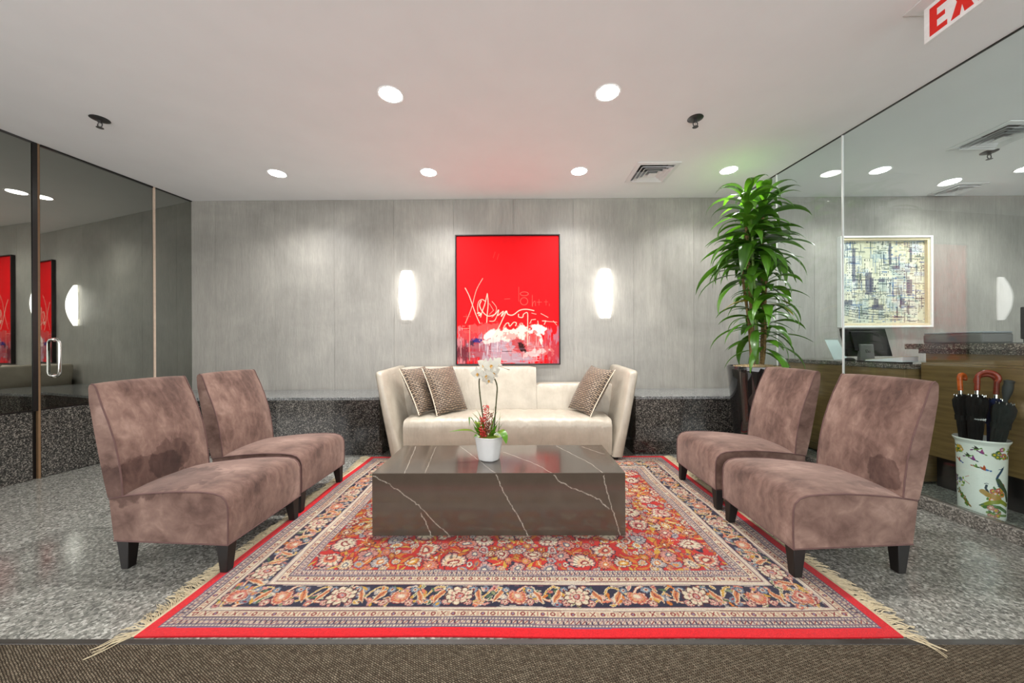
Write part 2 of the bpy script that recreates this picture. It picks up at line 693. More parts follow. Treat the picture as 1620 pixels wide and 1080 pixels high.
class Paint:
    def __init__(self, us, vs, base):
        self.us, self.vs = np.asarray(us, float), np.asarray(vs, float)
        self.c = np.empty((len(vs), len(us), 3))
        self.c[:] = base
        self.U, self.V = np.meshgrid(self.us, self.vs)

    def win(self, x0, x1, y0, y1):
        a, b = np.searchsorted(self.us, [x0, x1])
        c, d = np.searchsorted(self.vs, [y0, y1])
        return slice(c, d), slice(a, b)

    def blend(self, w, mask, color, alpha=1.0):
        al = np.asarray(mask, float)[..., None] * alpha
        self.c[w] = self.c[w] * (1 - al) + np.asarray(color) * al

    def line(self, pts, width, color, alpha=1.0, soft=.0):
        for (x0, y0), (x1, y1) in zip(pts[:-1], pts[1:]):
            m = width + soft
            w = self.win(min(x0, x1) - m, max(x0, x1) + m, min(y0, y1) - m, max(y0, y1) + m)
            U, V = self.U[w], self.V[w]
            if U.size == 0:
                continue
            dx, dy = x1 - x0, y1 - y0
            L = dx * dx + dy * dy + 1e-12
            t = np.clip(((U - x0) * dx + (V - y0) * dy) / L, 0, 1)
            d = np.hypot(U - x0 - t * dx, V - y0 - t * dy)
            msk = np.clip((width / 2 - d) / max(soft, 1e-6) + .5, 0, 1) if soft else d < width / 2
            self.blend(w, msk, color, alpha)

    def poly(self, pts, color, alpha=1.0):
        xs, ys = [p[0] for p in pts], [p[1] for p in pts]
        w = self.win(min(xs), max(xs), min(ys), max(ys))
        U, V = self.U[w], self.V[w]
        ins = np.zeros(U.shape, bool)
        n = len(pts)
        for i in range(n):
            (x0, y0), (x1, y1) = pts[i], pts[(i + 1) % n]
            if y0 == y1:
                continue
            cr = ((y0 > V) != (y1 > V)) & (U < (x1 - x0) * (V - y0) / (y1 - y0) + x0)
            ins ^= cr
        self.blend(w, ins, color, alpha)

    def local(self, cx, cy, R, ang):
        w = self.win(cx - R, cx + R, cy - R, cy + R)
        X, Y = self.U[w] - cx, self.V[w] - cy
        c, s = math.cos(ang), math.sin(ang)
        return w, c * X + s * Y, -s * X + c * Y

    def flower(self, cx, cy, R, n, cols, ang=0.0, outline=None, wave=.16):
        """cols: list of (fraction of radius, colour) from outside in"""
        w, X, Y = self.local(cx, cy, R * 1.15, ang)
        if X.size == 0:
            return
        th = np.arctan2(Y, X)
        r = np.hypot(X, Y) / (R * (1 - wave + wave * np.abs(np.cos(n * th / 2)) * 2 * .5 + wave * .5))
        if outline is not None:
            self.blend(w, r < 1.0, outline)
        for fr, c in cols:
            self.blend(w, r < fr, c)
        if outline is not None:
            self.blend(w, (r < cols[0][0]) & (r > .45) & (np.abs(np.sin(n * th / 2)) > .94), outline, .8)

    def palmette(self, cx, cy, R, ang, cols, outline):
        w, X, Y = self.local(cx, cy, R * 1.4, ang)
        if X.size == 0:
            return
        th = np.arctan2(Y, X)
        shape = R * (.86 + .2 * np.cos(th) + .1 * np.abs(np.cos(6.5 * th)) - .18 * (np.abs(th) > 2.5))
        r = np.hypot(X, Y * 1.05) / shape
        self.blend(w, r < 1, outline)
        for fr, c in cols:
            self.blend(w, r < fr, c)
        self.blend(w, (r > .52) & (r < cols[0][0]) & (np.abs(np.sin(6.5 * th)) > .92), outline, .75)

    def leaf(self, cx, cy, L, W, ang, color, outline=None, mid=None):
        w, X, Y = self.local(cx, cy, L, ang)
        if X.size == 0:
            return
        t = np.clip(X / L + .5, 0, 1)
        half = W / 2 * np.sin(np.pi * t ** .8)
        ins = (np.abs(X) < L / 2)
        if outline is not None:
            self.blend(w, ins & (np.abs(Y) < half), outline)
            self.blend(w, ins & (np.abs(Y) < half - min(.0035, W * .2)), color)
        else:
            self.blend(w, ins & (np.abs(Y) < half), color)
        if mid is not None:
            self.blend(w, ins & (np.abs(Y) < .0018) & (np.abs(X) < L * .35), mid)


def painted_surface(name, paint, pos, mat, parent=None, smooth=True, matidx=None):
    """pos(U,V) -> (ny,nx,3) positions"""
    ny, nx = paint.U.shape
    P = pos(paint.U, paint.V).reshape(-1, 3).astype(np.float32)
    i = np.arange(ny - 1)[:, None] * nx + np.arange(nx - 1)[None, :]
    q = np.stack([i, i + 1, i + nx + 1, i + nx], -1).reshape(-1, 4).astype(np.int32)
    me = bpy.data.meshes.new(name)
    me.vertices.add(len(P))
    me.vertices.foreach_set('co', P.ravel())
    me.loops.add(q.size)
    me.loops.foreach_set('vertex_index', q.ravel())
    me.polygons.add(len(q))
    me.polygons.foreach_set('loop_start', np.arange(0, q.size, 4, dtype=np.int32))
    me.update(calc_edges=True)
    at = me.attributes.new('paint', 'FLOAT_COLOR', 'POINT')
    rgba = np.ones((len(P), 4), np.float32)
    rgba[:, :3] = np.clip(paint.c.reshape(-1, 3), 0, 1)
    at.data.foreach_set('color', rgba.ravel())
    me.materials.append(MAT[mat])
    if smooth:
        me.shade_smooth()
    o = bpy.data.objects.new(name, me)
    COL.objects.link(o)
    o.parent = parent
    return o


def fill_paint(o, color):
    """give every vertex of a plain mesh the same paint colour"""
    at = o.data.attributes.new('paint', 'FLOAT_COLOR', 'POINT')
    n = len(o.data.vertices)
    at.data.foreach_set('color', np.tile(np.array([*color, 1], np.float32), n))

# ================================================================== THE SETTING
CARPET_Y = 1.385
floor = MB().box((-7, CARPET_Y + .025, -.06), (8.5, 4.6, 0)).build('floor', 'granite_floor')
tag(floor, kind='structure')
MB().box((-7, -2.6, -.06), (8.5, CARPET_Y, .002)).build('carpet', 'woven_carpet', floor)
MB().box((-7, CARPET_Y, -.06), (8.5, CARPET_Y + .025, .004)).build('edge_strip', 'edge_strip', floor, bevel=.002)

VENTS = [(1.411, 3.765, .437), (4.235, 3.15, .44), (5.15, 4.215, .33)]     # x, y, size of the air diffusers


def slab_with_holes(xs, ys, holes, z0, z1):
    """flat slab on a grid of cuts, open where a duct comes through"""
    m = MB()
    nx, ny = len(xs), len(ys)
    for z in (z0, z1):
        m.v += [(x, y, z) for y in ys for x in xs]
    idx = lambda i, j, k: k * nx * ny + j * nx + i

    def solid(i, j):
        if not (0 <= i < nx - 1 and 0 <= j < ny - 1):
            return False
        cx, cy = (xs[i] + xs[i + 1]) / 2, (ys[j] + ys[j + 1]) / 2
        return not any(abs(cx - a) < h and abs(cy - b) < h for a, b, h in holes)
    for j in range(ny - 1):
        for i in range(nx - 1):
            if not solid(i, j):
                continue
            for k in (0, 1):
                m.f.append((idx(i, j, k), idx(i + 1, j, k), idx(i + 1, j + 1, k), idx(i, j + 1, k)))
            for di, dj, a, b in ((-1, 0, (i, j), (i, j + 1)), (1, 0, (i + 1, j), (i + 1, j + 1)), (0, -1, (i, j), (i + 1, j)), (0, 1, (i, j + 1), (i + 1, j + 1))):
                if not solid(i + di, j + dj):
                    m.f.append((idx(*a, 0), idx(*b, 0), idx(*b, 1), idx(*a, 1)))
    return m


holes = [(x, y, s_ * .45) for x, y, s_ in VENTS]
cut_x = sorted([-7, 8.5] + [x + q * h for x, y, h in holes for q in (-1, 1)])
cut_y = sorted([-2.6, 4.6] + [y + q * h for x, y, h in holes for q in (-1, 1)])
ceiling = slab_with_holes(cut_x, cut_y, holes, CEIL, CEIL + .1).build('ceiling', 'ceiling_paint')
tag(ceiling, kind='structure')

wall_back = MB().box((-4.4, WALL_Y + .006, 0), (8.3, WALL_Y + .16, CEIL)).build('wall_back', 'plaster')
tag(wall_back, kind='structure')
x = -4.06 - .445
seams = []
while x < 8.2:
    seams.append(x)
    x += .7415
for a, b in zip(seams[:-1], seams[1:]):
    p = MB().box((a + .0008, WALL_Y, .02), (b - .0008, WALL_Y + .005, CEIL - .002)).build('wall_panel', 'wall_covering', wall_back, bevel=.0008, seg=1)


# far side of the reception
wall_right = MB().box((8.2, -2.6, 0), (8.38, WALL_Y, CEIL)).build('wall_right', 'plaster')
tag(wall_right, kind='structure')


def lp(k, off=0.0):
    """plan point on the mirror wall, k metres from the corner, off metres into the room"""
    p = COR + LDIR * k
    return p + Vector((math.cos(TH), -math.sin(TH))) * off


PIV = lp(1.29)
TH1 = math.radians(6.8)
LD1 = Vector((-math.sin(TH1), -math.cos(TH1)))
GZ = .603                                              # top of the granite dado

wall_left = MB().beam(lp(0), lp(1.29), .12, 0, CEIL, -.085).beam(PIV, PIV + LD1 * 2.2, .12, 0, CEIL, -.085).build('wall_left', 'post_bronze')
tag(wall_left, kind='structure')
# fixed panel by the corner
MB().beam(lp(0), lp(.385), .012, GZ + .012, CEIL - .012, -.006).build('mirror_pane', 'dark_mirror', wall_left)
MB().beam(lp(0), lp(.385), .012, 0, GZ, -.004).build('granite_panel', 'granite_dark_grey', wall_left, bevel=.002)
MB().beam(lp(0), lp(.385), .014, GZ + .001, GZ + .011, -.004).build('black_rail', 'post_bronze', wall_left)
MB().beam(lp(.388), lp(.408), .03, 0, CEIL - .003, -.008).build('beige_seal', 'beige_seal', wall_left)
# fixed panel in front of the post, turned a little
MB().beam(PIV + LD1 * .03, PIV + LD1 * 2.2, .012, GZ + .012, CEIL - .016, -.006).build('mirror_pane', 'dark_mirror', wall_left)
MB().beam(PIV + LD1 * .03, PIV + LD1 * 2.2, .012, 0, GZ, -.004).build('granite_panel', 'granite_dark_grey', wall_left, bevel=.002)
MB().beam(PIV + LD1 * .03, PIV + LD1 * 2.2, .014, GZ + .001, GZ + .011, -.004).build('black_rail', 'post_bronze', wall_left)
MB().beam(PIV + LD1 * .03, PIV + LD1 * 2.2, .02, CEIL - .014, CEIL - .001, 0).build('chrome_rail', 'dark_steel', wall_left)
MB().beam(lp(1.287), lp(1.318), .04, GZ, CEIL - .001, -.012).build('post', 'post_bronze', wall_left)
MB().beam(lp(1.272), lp(1.286), .03, 0, CEIL - .001, -.01).build('brown_seal', 'brown_seal', wall_left)
MB().beam(lp(0), lp(.385), .02, CEIL - .011, CEIL - .001, 0).build('top_rail', 'post_bronze', wall_left)

door = empty('door_1', (*lp(.85), 0))
tag(door, kind='structure')
dm = Matrix.Translation(Vector((*lp(.85), 0))).inverted()


def dbuild(mb, name, mat, parent=door, **kw):
    mb.v = [tuple(dm @ Vector(p)) for p in mb.v]
    return mb.build(name, mat, parent, **kw)


dbuild(MB().beam(lp(.412), lp(1.268), .012, GZ + .012, CEIL - .018, -.006), 'mirror_pane', 'dark_mirror')
dbuild(MB().beam(lp(.412), lp(1.268), .012, .006, GZ, -.004), 'granite_panel', 'granite_dark_grey', bevel=.002)
dbuild(MB().beam(lp(.412), lp(1.268), .014, GZ + .001, GZ + .011, -.004), 'black_rail', 'post_bronze')
dbuild(MB().beam(lp(.412), lp(1.268), .022, CEIL - .017, CEIL - .001, 0), 'top_rail', 'post_bronze')
hp = []
for i in range(9):
    t = PI / 2 * i / 8
    hp.append((.065 * math.sin(t), .905 + .06 - .06 * math.sin(t) * 0 - .06 * math.cos(t) * 0))
prof = [(0.0, .905), (.03, .905), (.047, .910), (.06, .923), (.066, .942), (.066, 1.2), (.06, 1.219), (.047, 1.232), (.03, 1.237), (0.0, 1.237)]
dbuild(MB().tube([(*lp(1.185, o + .002), z) for o, z in prof], .0115, 12), 'pull_handle', 'chrome', smooth=60)
dbuild(MB().tube([(*lp(1.185, .001), .905), (*lp(1.185, .008), .905)], .018, 16).tube([(*lp(1.185, .001), 1.237), (*lp(1.185, .008), 1.237)], .018, 16), 'handle_rosette', 'chrome', smooth=50)

# ---- glass wall on the right
CURB = .088


def rp(k):
    return RG0 + RDIR * k


joints = [0.0, .592, 1.306, 4.6]
for i, (a, b) in enumerate(zip(joints[:-1], joints[1:])):
    w = MB().beam(rp(a + .004), rp(b - .005), .012, CURB + .004, CEIL - .006, 0).build('window_%d' % (i + 1), 'clear_glass')
    tag(w, kind='structure')
curb = MB().beam(rp(0), rp(4.6), .075, 0, CURB, 0).build('baseboard_right', 'curb_granite', bevel=.003)
tag(curb, kind='structure')
MB().beam(rp(0), rp(4.6), .022, CURB - .002, CURB + .003, 0).build('glazing_channel', 'channel_metal', curb)
tr = MB().beam(rp(0), rp(4.6), .016, CEIL - .006, CEIL - .0005, 0).build('trim_1', 'post_bronze')
tag(tr, kind='structure')
for n, k in enumerate(joints[1:-1]):
    s = MB().beam(rp(k - .0045), rp(k + .0045), .013, CURB + .004, CEIL - .006, 0).build('trim_%d' % (n + 2), 'white_trim')
    tag(s, kind='structure')


# ================================================================== GRANITE BENCH (two runs beside the sofa)
def bench(name, x0, x1, seams, toes, label, mirror_end=False):
    b = empty(name, ((x0 + x1) / 2, (BENCH_Y + WALL_Y) / 2, 0))
    tag(b, label, 'bench')
    ox, oy = b.location.x, b.location.y

    def xl(y):                                        # bench end follows the mirror wall or the glass
        return x0 if not mirror_end else lp((WALL_Y - y) / math.cos(TH), .004).x

    def xr(y):
        return x1 if mirror_end else rp((WALL_Y - y) / -RDIR.y).x - .045
    cuts = [None] + seams + [None]
    for i in range(len(cuts) - 1):
        a, c = cuts[i], cuts[i + 1]

        def X(lo, y):
            v = (a if a is not None else xl(y)) if lo else (c if c is not None else xr(y))
            return v + (.0008 if lo else -.0008)
        mats = ['granite_dark', 'granite_dark', 'granite_dark_grey', 'granite_dark'] if mirror_end else ['granite_dark_grey', 'granite_dark', 'granite_dark']
        y0, y1 = BENCH_Y, BENCH_Y + .025
        MB().hull([(X(1, y0) - ox, y0 - oy, .158), (X(0, y0) - ox, y0 - oy, .158), (X(0, y1) - ox, y1 - oy, .158), (X(1, y1) - ox, y1 - oy, .158)],
                  [(X(1, y0) - ox, y0 - oy, BENCH_Z - .0305), (X(0, y0) - ox, y0 - oy, BENCH_Z - .0305), (X(0, y1) - ox, y1 - oy, BENCH_Z - .0305), (X(1, y1) - ox, y1 - oy, BENCH_Z - .0305)]
                  ).build('front_slab', mats[i % len(mats)], b, bevel=.0012, seg=1)
        y0, y1 = BENCH_Y - .002, WALL_Y - .001
        MB().hull([(X(1, y0) - ox, y0 - oy, BENCH_Z - .03), (X(0, y0) - ox, y0 - oy, BENCH_Z - .03), (X(0, y1) - ox, y1 - oy, BENCH_Z - .03), (X(1, y1) - ox, y1 - oy, BENCH_Z - .03)],
                  [(X(1, y0) - ox, y0 - oy, BENCH_Z), (X(0, y0) - ox, y0 - oy, BENCH_Z), (X(0, y1) - ox, y1 - oy, BENCH_Z), (X(1, y1) - ox, y1 - oy, BENCH_Z)]
                  ).build('top_slab', 'granite_polished', b, bevel=.002, seg=1)
    cuts = [None] + toes + [None]
    for i in range(len(cuts) - 1):
        a, c = cuts[i], cuts[i + 1]
        y0, y1 = TOE_Y, WALL_Y - .002
        q = lambda y: [(a if a is not None else xl(y)) + .0008 - ox, (c if c is not None else xr(y)) - .0008 - ox]
        MB().hull([(q(y0)[0], y0 - oy, 0), (q(y0)[1], y0 - oy, 0), (q(y1)[1], y1 - oy, 0), (q(y1)[0], y1 - oy, 0)],
                  [(q(y0)[0], y0 - oy, .157), (q(y0)[1], y0 - oy, .157), (q(y1)[1], y1 - oy, .157), (q(y1)[0], y1 - oy, .157)]
                  ).build('plinth_block', 'granite_dark_grey' if i % 2 else 'granite_dark', b)
    # end slab towards the sofa
    e0, e1 = (x1 - .025, x1) if mirror_end else (x0, x0 + .025)
    MB().box((e0 - ox + (0 if mirror_end else .0), BENCH_Y + .026 - oy, .158), (e1 - ox, WALL_Y - .002 - oy, BENCH_Z - .031)).build('end_slab', 'granite_dark', b)
    MB().box((min(e0, x0 + .1) - ox if False else (lp(.62, .02).x - ox if mirror_end else e1 - ox), BENCH_Y + .03 - oy, .158), ((e0 - ox) if mirror_end else (2.6 - ox), BENCH_Y + .05 - oy, BENCH_Z - .031)).build('backing_board', 'post_bronze', b)
    return b


bench('granite_bench', -4.06, -1.462, [-3.16, -2.549, -1.936], [-3.2, -2.4, -1.651],
      'dark speckled granite bench beside the mirrored wall', True)
bench('granite_bench', 1.222, 2.7, [1.68, 1.989], [1.384, 1.725], 'dark speckled granite bench running behind the black planter')


# ================================================================== SLIPPER CHAIRS
def chair(label, cx, cy, rz, mat, group=None):
    """local frame: +x is the front; the front face is at x = 0"""
    root = empty('slipper_chair', (cx, cy, 0), rz)
    tag(root, label, 'chair', 'mauve slipper chairs around the coffee table')

    def hw(x):
        return .302 - .045 * min(1, max(0, -x / .66))
    # seat
    top = [(-.002, .150), (0, .22), (0, .30), (-.002, .345), (-.012, .375), (-.035, .398), (-.075, .411), (-.15, .416), (-.28, .415), (-.42, .404), (-.55, .390), (-.66, .370)]
    rear = [(-.652, .30), (-.642, .22), (-.632, .150)]
    loop = top + rear
    ts = [-1, -.985, -.93, -.8, -.55, -.25, 0, .25, .55, .8, .93, .985, 1]
    rings = []
    for t in ts:
        cr = 1 - abs(t) ** 3.2
        ring = []
        for i, (x, z) in enumerate(loop):
            dz = .028 * cr if 4 <= i < len(top) else (.012 * cr if i == 3 else 0)
            dx = .012 * cr * (1 if i in (1, 2, 3, 4, 5) else 0)
            ring.append((x + dx, t * hw(x), z + dz))
        rings.append(ring)
    MB().loft(rings).build('seat', mat, root, smooth=42)
    # backrest
    front = [(-.585, .388), (-.592, .47), (-.606, .57), (-.628, .67), (-.66, .77), (-.695, .86), (-.722, .925), (-.733, .953)]
    cap = [(-.741, .966), (-.754, .970), (-.766, .964), (-.771, .948)]
    back = [(-.762, .88), (-.738, .74), (-.712, .60), (-.686, .47), (-.664, .376)]
    loop = front + cap + back
    rings = []
    for t in ts:
        cr = 1 - abs(t) ** 3.0
        ring = []
        for i, (x, z) in enumerate(loop):
            dx = (.03 * math.sin(PI * min(1, (i + 1.2) / 9.0)) * cr) if i < 8 else 0
            ring.append((x + dx, t * hw(-.62) * (1 - .02 * (z > .9)), z + (.008 * cr if 7 <= i <= 10 else 0)))
        rings.append(ring)
    MB().loft(rings).build('backrest', mat, root, smooth=42)
    # piping
    for s in (-1, 1):
        MB().tube([(x + .001, s * hw(x), z + .001) for x, z in top], .0042, 6).build('piping', 'piping_suede', root, smooth=60)
        MB().tube([(x + .001, s * hw(-.62) * (1 - .02 * (z > .9)), z) for x, z in front + cap[:2]], .0040, 6).build('piping', 'piping_suede', root, smooth=60)
    MB().tube([(.001, -hw(0), .152), (.001, hw(0), .152), (-.633, hw(-.633), .152), (-.633, -hw(-.633), .152)], .004, 6, True).build('piping', 'piping_suede', root)
    # legs
    for s in (-1, 1):
        for fr in (True, False):
            x0 = -.006 if fr else -.628
            d = -1 if fr else 1
            yo = s * (hw(x0) - .006)
            a, b2 = .062, .042
            z0 = .0078 if fr else 0.0
            sl = 0 if fr else .02
            bot = [(x0 + d * .004 + sl, yo), (x0 + d * b2 + sl, yo), (x0 + d * b2 + sl, yo - s * b2), (x0 + d * .004 + sl, yo - s * b2)]
            tp = [(x0, yo), (x0 + d * a, yo), (x0 + d * a, yo - s * a), (x0, yo - s * a)]
            MB().hull([(p[0], p[1], z0) for p in bot], [(p[0], p[1], .151) for p in tp]).build('leg', 'leg_wood', root, bevel=.003)
    return root


suede('mauve_suede')
suede('mauve_suede_smudged', [((-.58, -.14, .45), (.4, .22, .12)), ((-.60, -.01, .51), (.4, .13, .11))])
suede('mauve_suede_spotted', [((-.60, .165, .48), (.2, .085, .095))])
# +x local is the front: the pair by the mirrors face +x, the pair by the glass face -x
chair('mauve suede slipper chair with wide dark smudge on its backrest, near the mirrored door', -1.484, 2.113, .0, 'mauve_suede_smudged')
chair('mauve suede slipper chair between the smudged-back chair and the granite bench', -1.506, 2.768, .0, 'mauve_suede')
chair('mauve suede slipper chair with backrest spotted at one corner, beside the umbrella stand', 1.350, 2.068, PI, 'mauve_suede_spotted')
chair('mauve suede slipper chair standing in front of the black planter', 1.372, 2.800, PI, 'mauve_suede')


# ================================================================== SOFA
def grid_block(x0, x1, y0, y1, z0, z1, f, nx=40, ny=16):
    """closed block with a sculpted top: f(u,v) gives extra height, u,v in 0..1"""
    m = MB()
    top = []
    for j in range(ny + 1):
        for i in range(nx + 1):
            u, v = i / nx, j / ny
            X, Y, Z = f(u, v)
            top.append((X, Y, Z))
    fs = [(j * (nx + 1) + i, j * (nx + 1) + i + 1, (j + 1) * (nx + 1) + i + 1, (j + 1) * (nx + 1) + i) for j in range(ny) for i in range(nx)]
    m.add(top, fs)
    return m


SX = -.13
sofa = empty('sofa', (SX, 3.97, 0))
tag(sofa, 'cream leather sofa with stepped back and flared arms, in front of the grey wall', 'sofa')
sy = 3.97


def S(p):
    return (p[0] - SX, p[1] - sy, p[2])


# seat: cross section lofted along its width
xs0, xs1 = -1.175, .945
prof = [(3.64, .045), (3.625, .15), (3.615, .26), (3.612, .33), (3.616, .375), (3.635, .408), (3.67, .424), (3.75, .432), (3.85, .434), (3.97, .432), (4.1, .425), (4.16, .41), (4.16, .045)]
rings = []
N = 64
for i in range(N + 1):
    u = i / N
    x = xs0 + (xs1 - xs0) * u
    ed = 1 - abs(2 * u - 1) ** 8
    wr = .005 * math.sin(u * 61) * math.sin(u * 23 + 1) + .004 * math.sin(u * 113 + 2)
    ring = []
    for k, (y, z) in enumerate(prof):
        dz = 0
        if 4 <= k <= 10:
            dz = -.025 * (1 - ed) + .012 * math.sin(PI * u) + wr * (1.2 if k <= 6 else .5)
        dy = (-.012 * ed + .5 * wr) if 2 <= k <= 5 else 0
        ring.append(S((x, y + dy, z + dz)))
    rings.append(ring)
MB().loft(rings).build('seat_cushion', 'cream_leather', sofa, smooth=50)


def sofa_back(x0, x1, top, name):
    pr = [(4.075, .42), (4.085, .5), (4.115, .62), (4.145, .72), (4.175, .82), (4.20, .91)]
    pr = [p for p in pr if p[1] < top - .03]
    t = (top - .42) / .49
    yf = 4.075 + .125 * t
    pr += [(yf - .002, top - .022), (yf + .006, top - .008), (yf + .022, top), (4.33, top), (4.352, top - .008), (4.36, top - .025), (4.36, .06), (4.075, .06)]
    rings = []
    n = 20
    for i in range(n + 1):
        u = i / n
        x = x0 + (x1 - x0) * u
        ring = []
        for k, (y, z) in enumerate(pr):
            e = max(0, abs(2 * u - 1) - .985) / .015
            dz = -.012 * e if z > top - .05 else 0
            ring.append(S((x, y + .004 * math.sin(u * 17), z + dz)))
        rings.append(ring)
    return MB().loft(rings).build(name, 'cream_leather', sofa, smooth=45)


sofa_back(-1.385, .206, .917, 'high_backrest')
sofa_back(.208, 1.10, .722, 'low_backrest')


def sofa_arm(sg, ob, ot, ib, it):
    """outer/inner x at bottom and top"""
    zs = [.04, .06, .2, .42, .6, .75, .86, .885, .898, .904]
    ring_list = []
    for z in zs:
        t = (z - .04) / .86
        sh = 0 if z < .87 else {.885: .006, .898: .018, .904: .034}[z]
        xo = ob + (ot - ob) * t - sg * sh * .5
        xi = ib + (it - ib) * (t ** .9) + sg * sh * .5
        yf = 3.585 - .012 * math.sin(PI * t) + sh
        yb = 4.362 - sh
        r = .018
        pts = [(xo - sg * r, yf), (xo, yf + r), (xo, 3.8), (xo, 4.1), (xo, yb - r), (xo - sg * r, yb), (xi + sg * .01, yb), (xi, yb - .01), (xi, 4.1), (xi, 3.8), (xi, yf + r), (xi + sg * r, yf)]
        dz = [.0] * 12
        ring_list.append([S((p[0], p[1], z + (.028 * (p[1] - 3.6) / .75 if z > .8 else 0))) for p in pts])
    MB().loft(ring_list).build('arm', 'cream_leather', sofa, smooth=48)


sofa_arm(-1, -1.290, -1.452, -1.172, -1.385)
sofa_arm(1, 1.045, 1.207, .942, 1.120)
for x in (-1.22, .98):
    for y in (3.66, 4.3):
        MB().hull([S((x + a, y + b, .007 if y < 3.75 else 0)) for a, b in ((-.03, -.03), (.03, -.03), (.03, .03), (-.03, .03))],
                  [S((x + a, y + b, .06)) for a, b in ((-.035, -.035), (.035, -.035), (.035, .035), (-.035, .035))]).build('foot', 'leg_wood', sofa, bevel=.003)


# ================================================================== PILLOWS
def pillow(label, A, B, C, D, thick=.15):
    """A top near, B bottom near, C bottom far, D top far (corners in the room)"""
    A, B, C, D = map(Vector, (A, B, C, D))
    ctr = (A + B + C + D) / 4
    u = ((C - B) + (D - A)).normalized()
    v = ((A - B) + (D - C))
    v = (v - u * v.dot(u)).normalized()
    w = u.cross(v)
    L = .5 * ((C - B).length + (D - A).length) / 2
    Hh = .5 * ((A - B).length + (D - C).length) / 2
    ctr = ctr + Vector((0, 0, .014))
    root = empty('throw_pillow', ctr)
    root.matrix_world = Matrix.Translation(ctr) @ Matrix((u, v, w)).transposed().to_4x4()
    tag(root, label, 'pillow', 'brown pleated pillows on the sofa')
    n = 26

    def edge(a, b):                                  # pulled-in sides, pointed corners
        k = 1.06 - .085 * (1 - abs(b) ** 2.2)
        q = 1.04 - .075 * (1 - abs(a) ** 2.2)
        return a * L * k, b * Hh * q
    vs, fs, uv = [], [], []
    for side in (1, -1):
        for j in range(n + 1):
            for i in range(n + 1):
                a, b = 2 * i / n - 1, 2 * j / n - 1
                X, Y = edge(a, b)
                h = max(0, (1 - abs(a) ** 2.4)) ** .55 * max(0, (1 - abs(b) ** 2.4)) ** .55
                vs.append((X, Y, side * thick / 2 * h))
                uv.append((X + .5, Y + .5))
    m = (n + 1) ** 2
    for s in (0, 1):
        for j in range(n):
            for i in range(n):
                q = [s * m + j * (n + 1) + i, s * m + j * (n + 1) + i + 1, s * m + (j + 1) * (n + 1) + i + 1, s * m + (j + 1) * (n + 1) + i]
                fs.append(tuple(q if s == 0 else q[::-1]))
    me = bpy.data.meshes.new('cover')
    me.from_pydata(vs, [], fs)
    ul = me.uv_layers.new(name='UVMap')
    for lo in me.loops:
        ul.data[lo.index].uv = uv[lo.vertex_index]
    me.materials.append(MAT['pleated_fabric'])
    me.shade_smooth()
    put('cover', me, root)
    ring = []
    for k in range(n + 1):
        ring.append((*edge(-1.004, 1 - 2 * k / n), 0))
    MB().tube(ring, .005, 6).build('piping', 'pale_piping', root, smooth=60)
    return root


pillow('brown pleated pillow wedged between the sofa arm and another pillow', at_y(629, 584, 3.80), at_y(668, 659, 3.75), (-.855, 4.06, .47), (-1.10, 4.14, .885), .20)
pillow('brown pleated pillow leaning on another pillow at the high-backed sofa end', at_y(664, 583, 3.80), at_y(698, 660, 3.73), (-.555, 4.03, .475), (-.80, 4.1, .885), .20)
pillow('brown pleated pillow on its own at the low-backed sofa end', at_y(973, 585, 3.78), at_y(932, 662, 3.72), (.56, 4.02, .478), (.85, 4.12, .885), .21)


# ================================================================== COFFEE TABLE
TX0, TX1, TY0, TY1, TZ = -.895, .645, 2.172, 2.782, .387
table = empty('coffee_table', ((TX0 + TX1) / 2, (TY0 + TY1) / 2, 0))
tag(table, 'low grey stone block coffee table with white veins, standing on the red rug', 'table')
ox, oy = table.location.x, table.location.y
STONE = rgb(72, 63, 54)
VEIN = rgb(214, 206, 192)


def stone_face(us, vs):
    p = Paint(us, vs, STONE)
    n = fbm(p.U * 9, p.V * 9, 3, 5)
    p.c *= (.82 + .36 * n)[..., None]
    return p


def vein(p, pts, w=.0026):
    rr = random.Random(len(pts) * 7 + int(abs(pts[0][0]) * 1000))
    out = []
    for (a, b) in zip(pts[:-1], pts[1:]):
        k = 7
        for i in range(k):
            t = i / k
            out.append((a[0] + (b[0] - a[0]) * t + rr.uniform(-.0035, .0035), a[1] + (b[1] - a[1]) * t + rr.uniform(-.0035, .0035)))
    out.append(pts[-1])
    for a, b in zip(out[:-1], out[1:]):
        p.line([a, b], w * rr.uniform(.7, 1.25), VEIN, rr.uniform(.45, .9), .003)


def px_front(pts):
    return [(q.x, q.z) for q in (at_y(x, y, TY0) for x, y in pts)]


def px_top(pts):
    return [(q.x, q.y) for q in (at_z(x, y, TZ) for x, y in pts)]


pf = stone_face(np.linspace(TX0, TX1, 440), np.linspace(.0075, TZ - .003, 110))
for pts in ([(590, 752), (612, 763), (640, 783), (662, 799), (690, 828), (714, 849)], [(666, 812), (673, 825), (683, 849)],
            [(785, 751), (795, 775), (810, 800), (826, 828), (836, 850)], [(876, 751), (885, 761), (905, 772), (925, 779), (948, 790), (964, 805)],
            [(955, 751), (958, 768), (964, 790), (972, 815), (982, 849)]):
    vein(pf, px_front(pts))
painted_surface('front_slab', pf, lambda U, V: np.stack([U - ox, np.full_like(U, TY0 - oy), V], -1), 'table_stone', table)
pt = stone_face(np.linspace(TX0, TX1, 440), np.linspace(TY0 + .003, TY1, 170))
for pts in ([(728, 706), (750, 722), (770, 738), (785, 749.5)], [(797, 715), (830, 727), (850, 735), (876, 749.5)], [(880, 705), (905, 718), (935, 733), (955, 749.5)],
            [(920, 706), (940, 713), (956, 718)], [(658, 706), (650, 725), (640, 749)], [(690, 706), (682, 725), (672, 749)]):
    vein(pt, px_top(pts), .002)
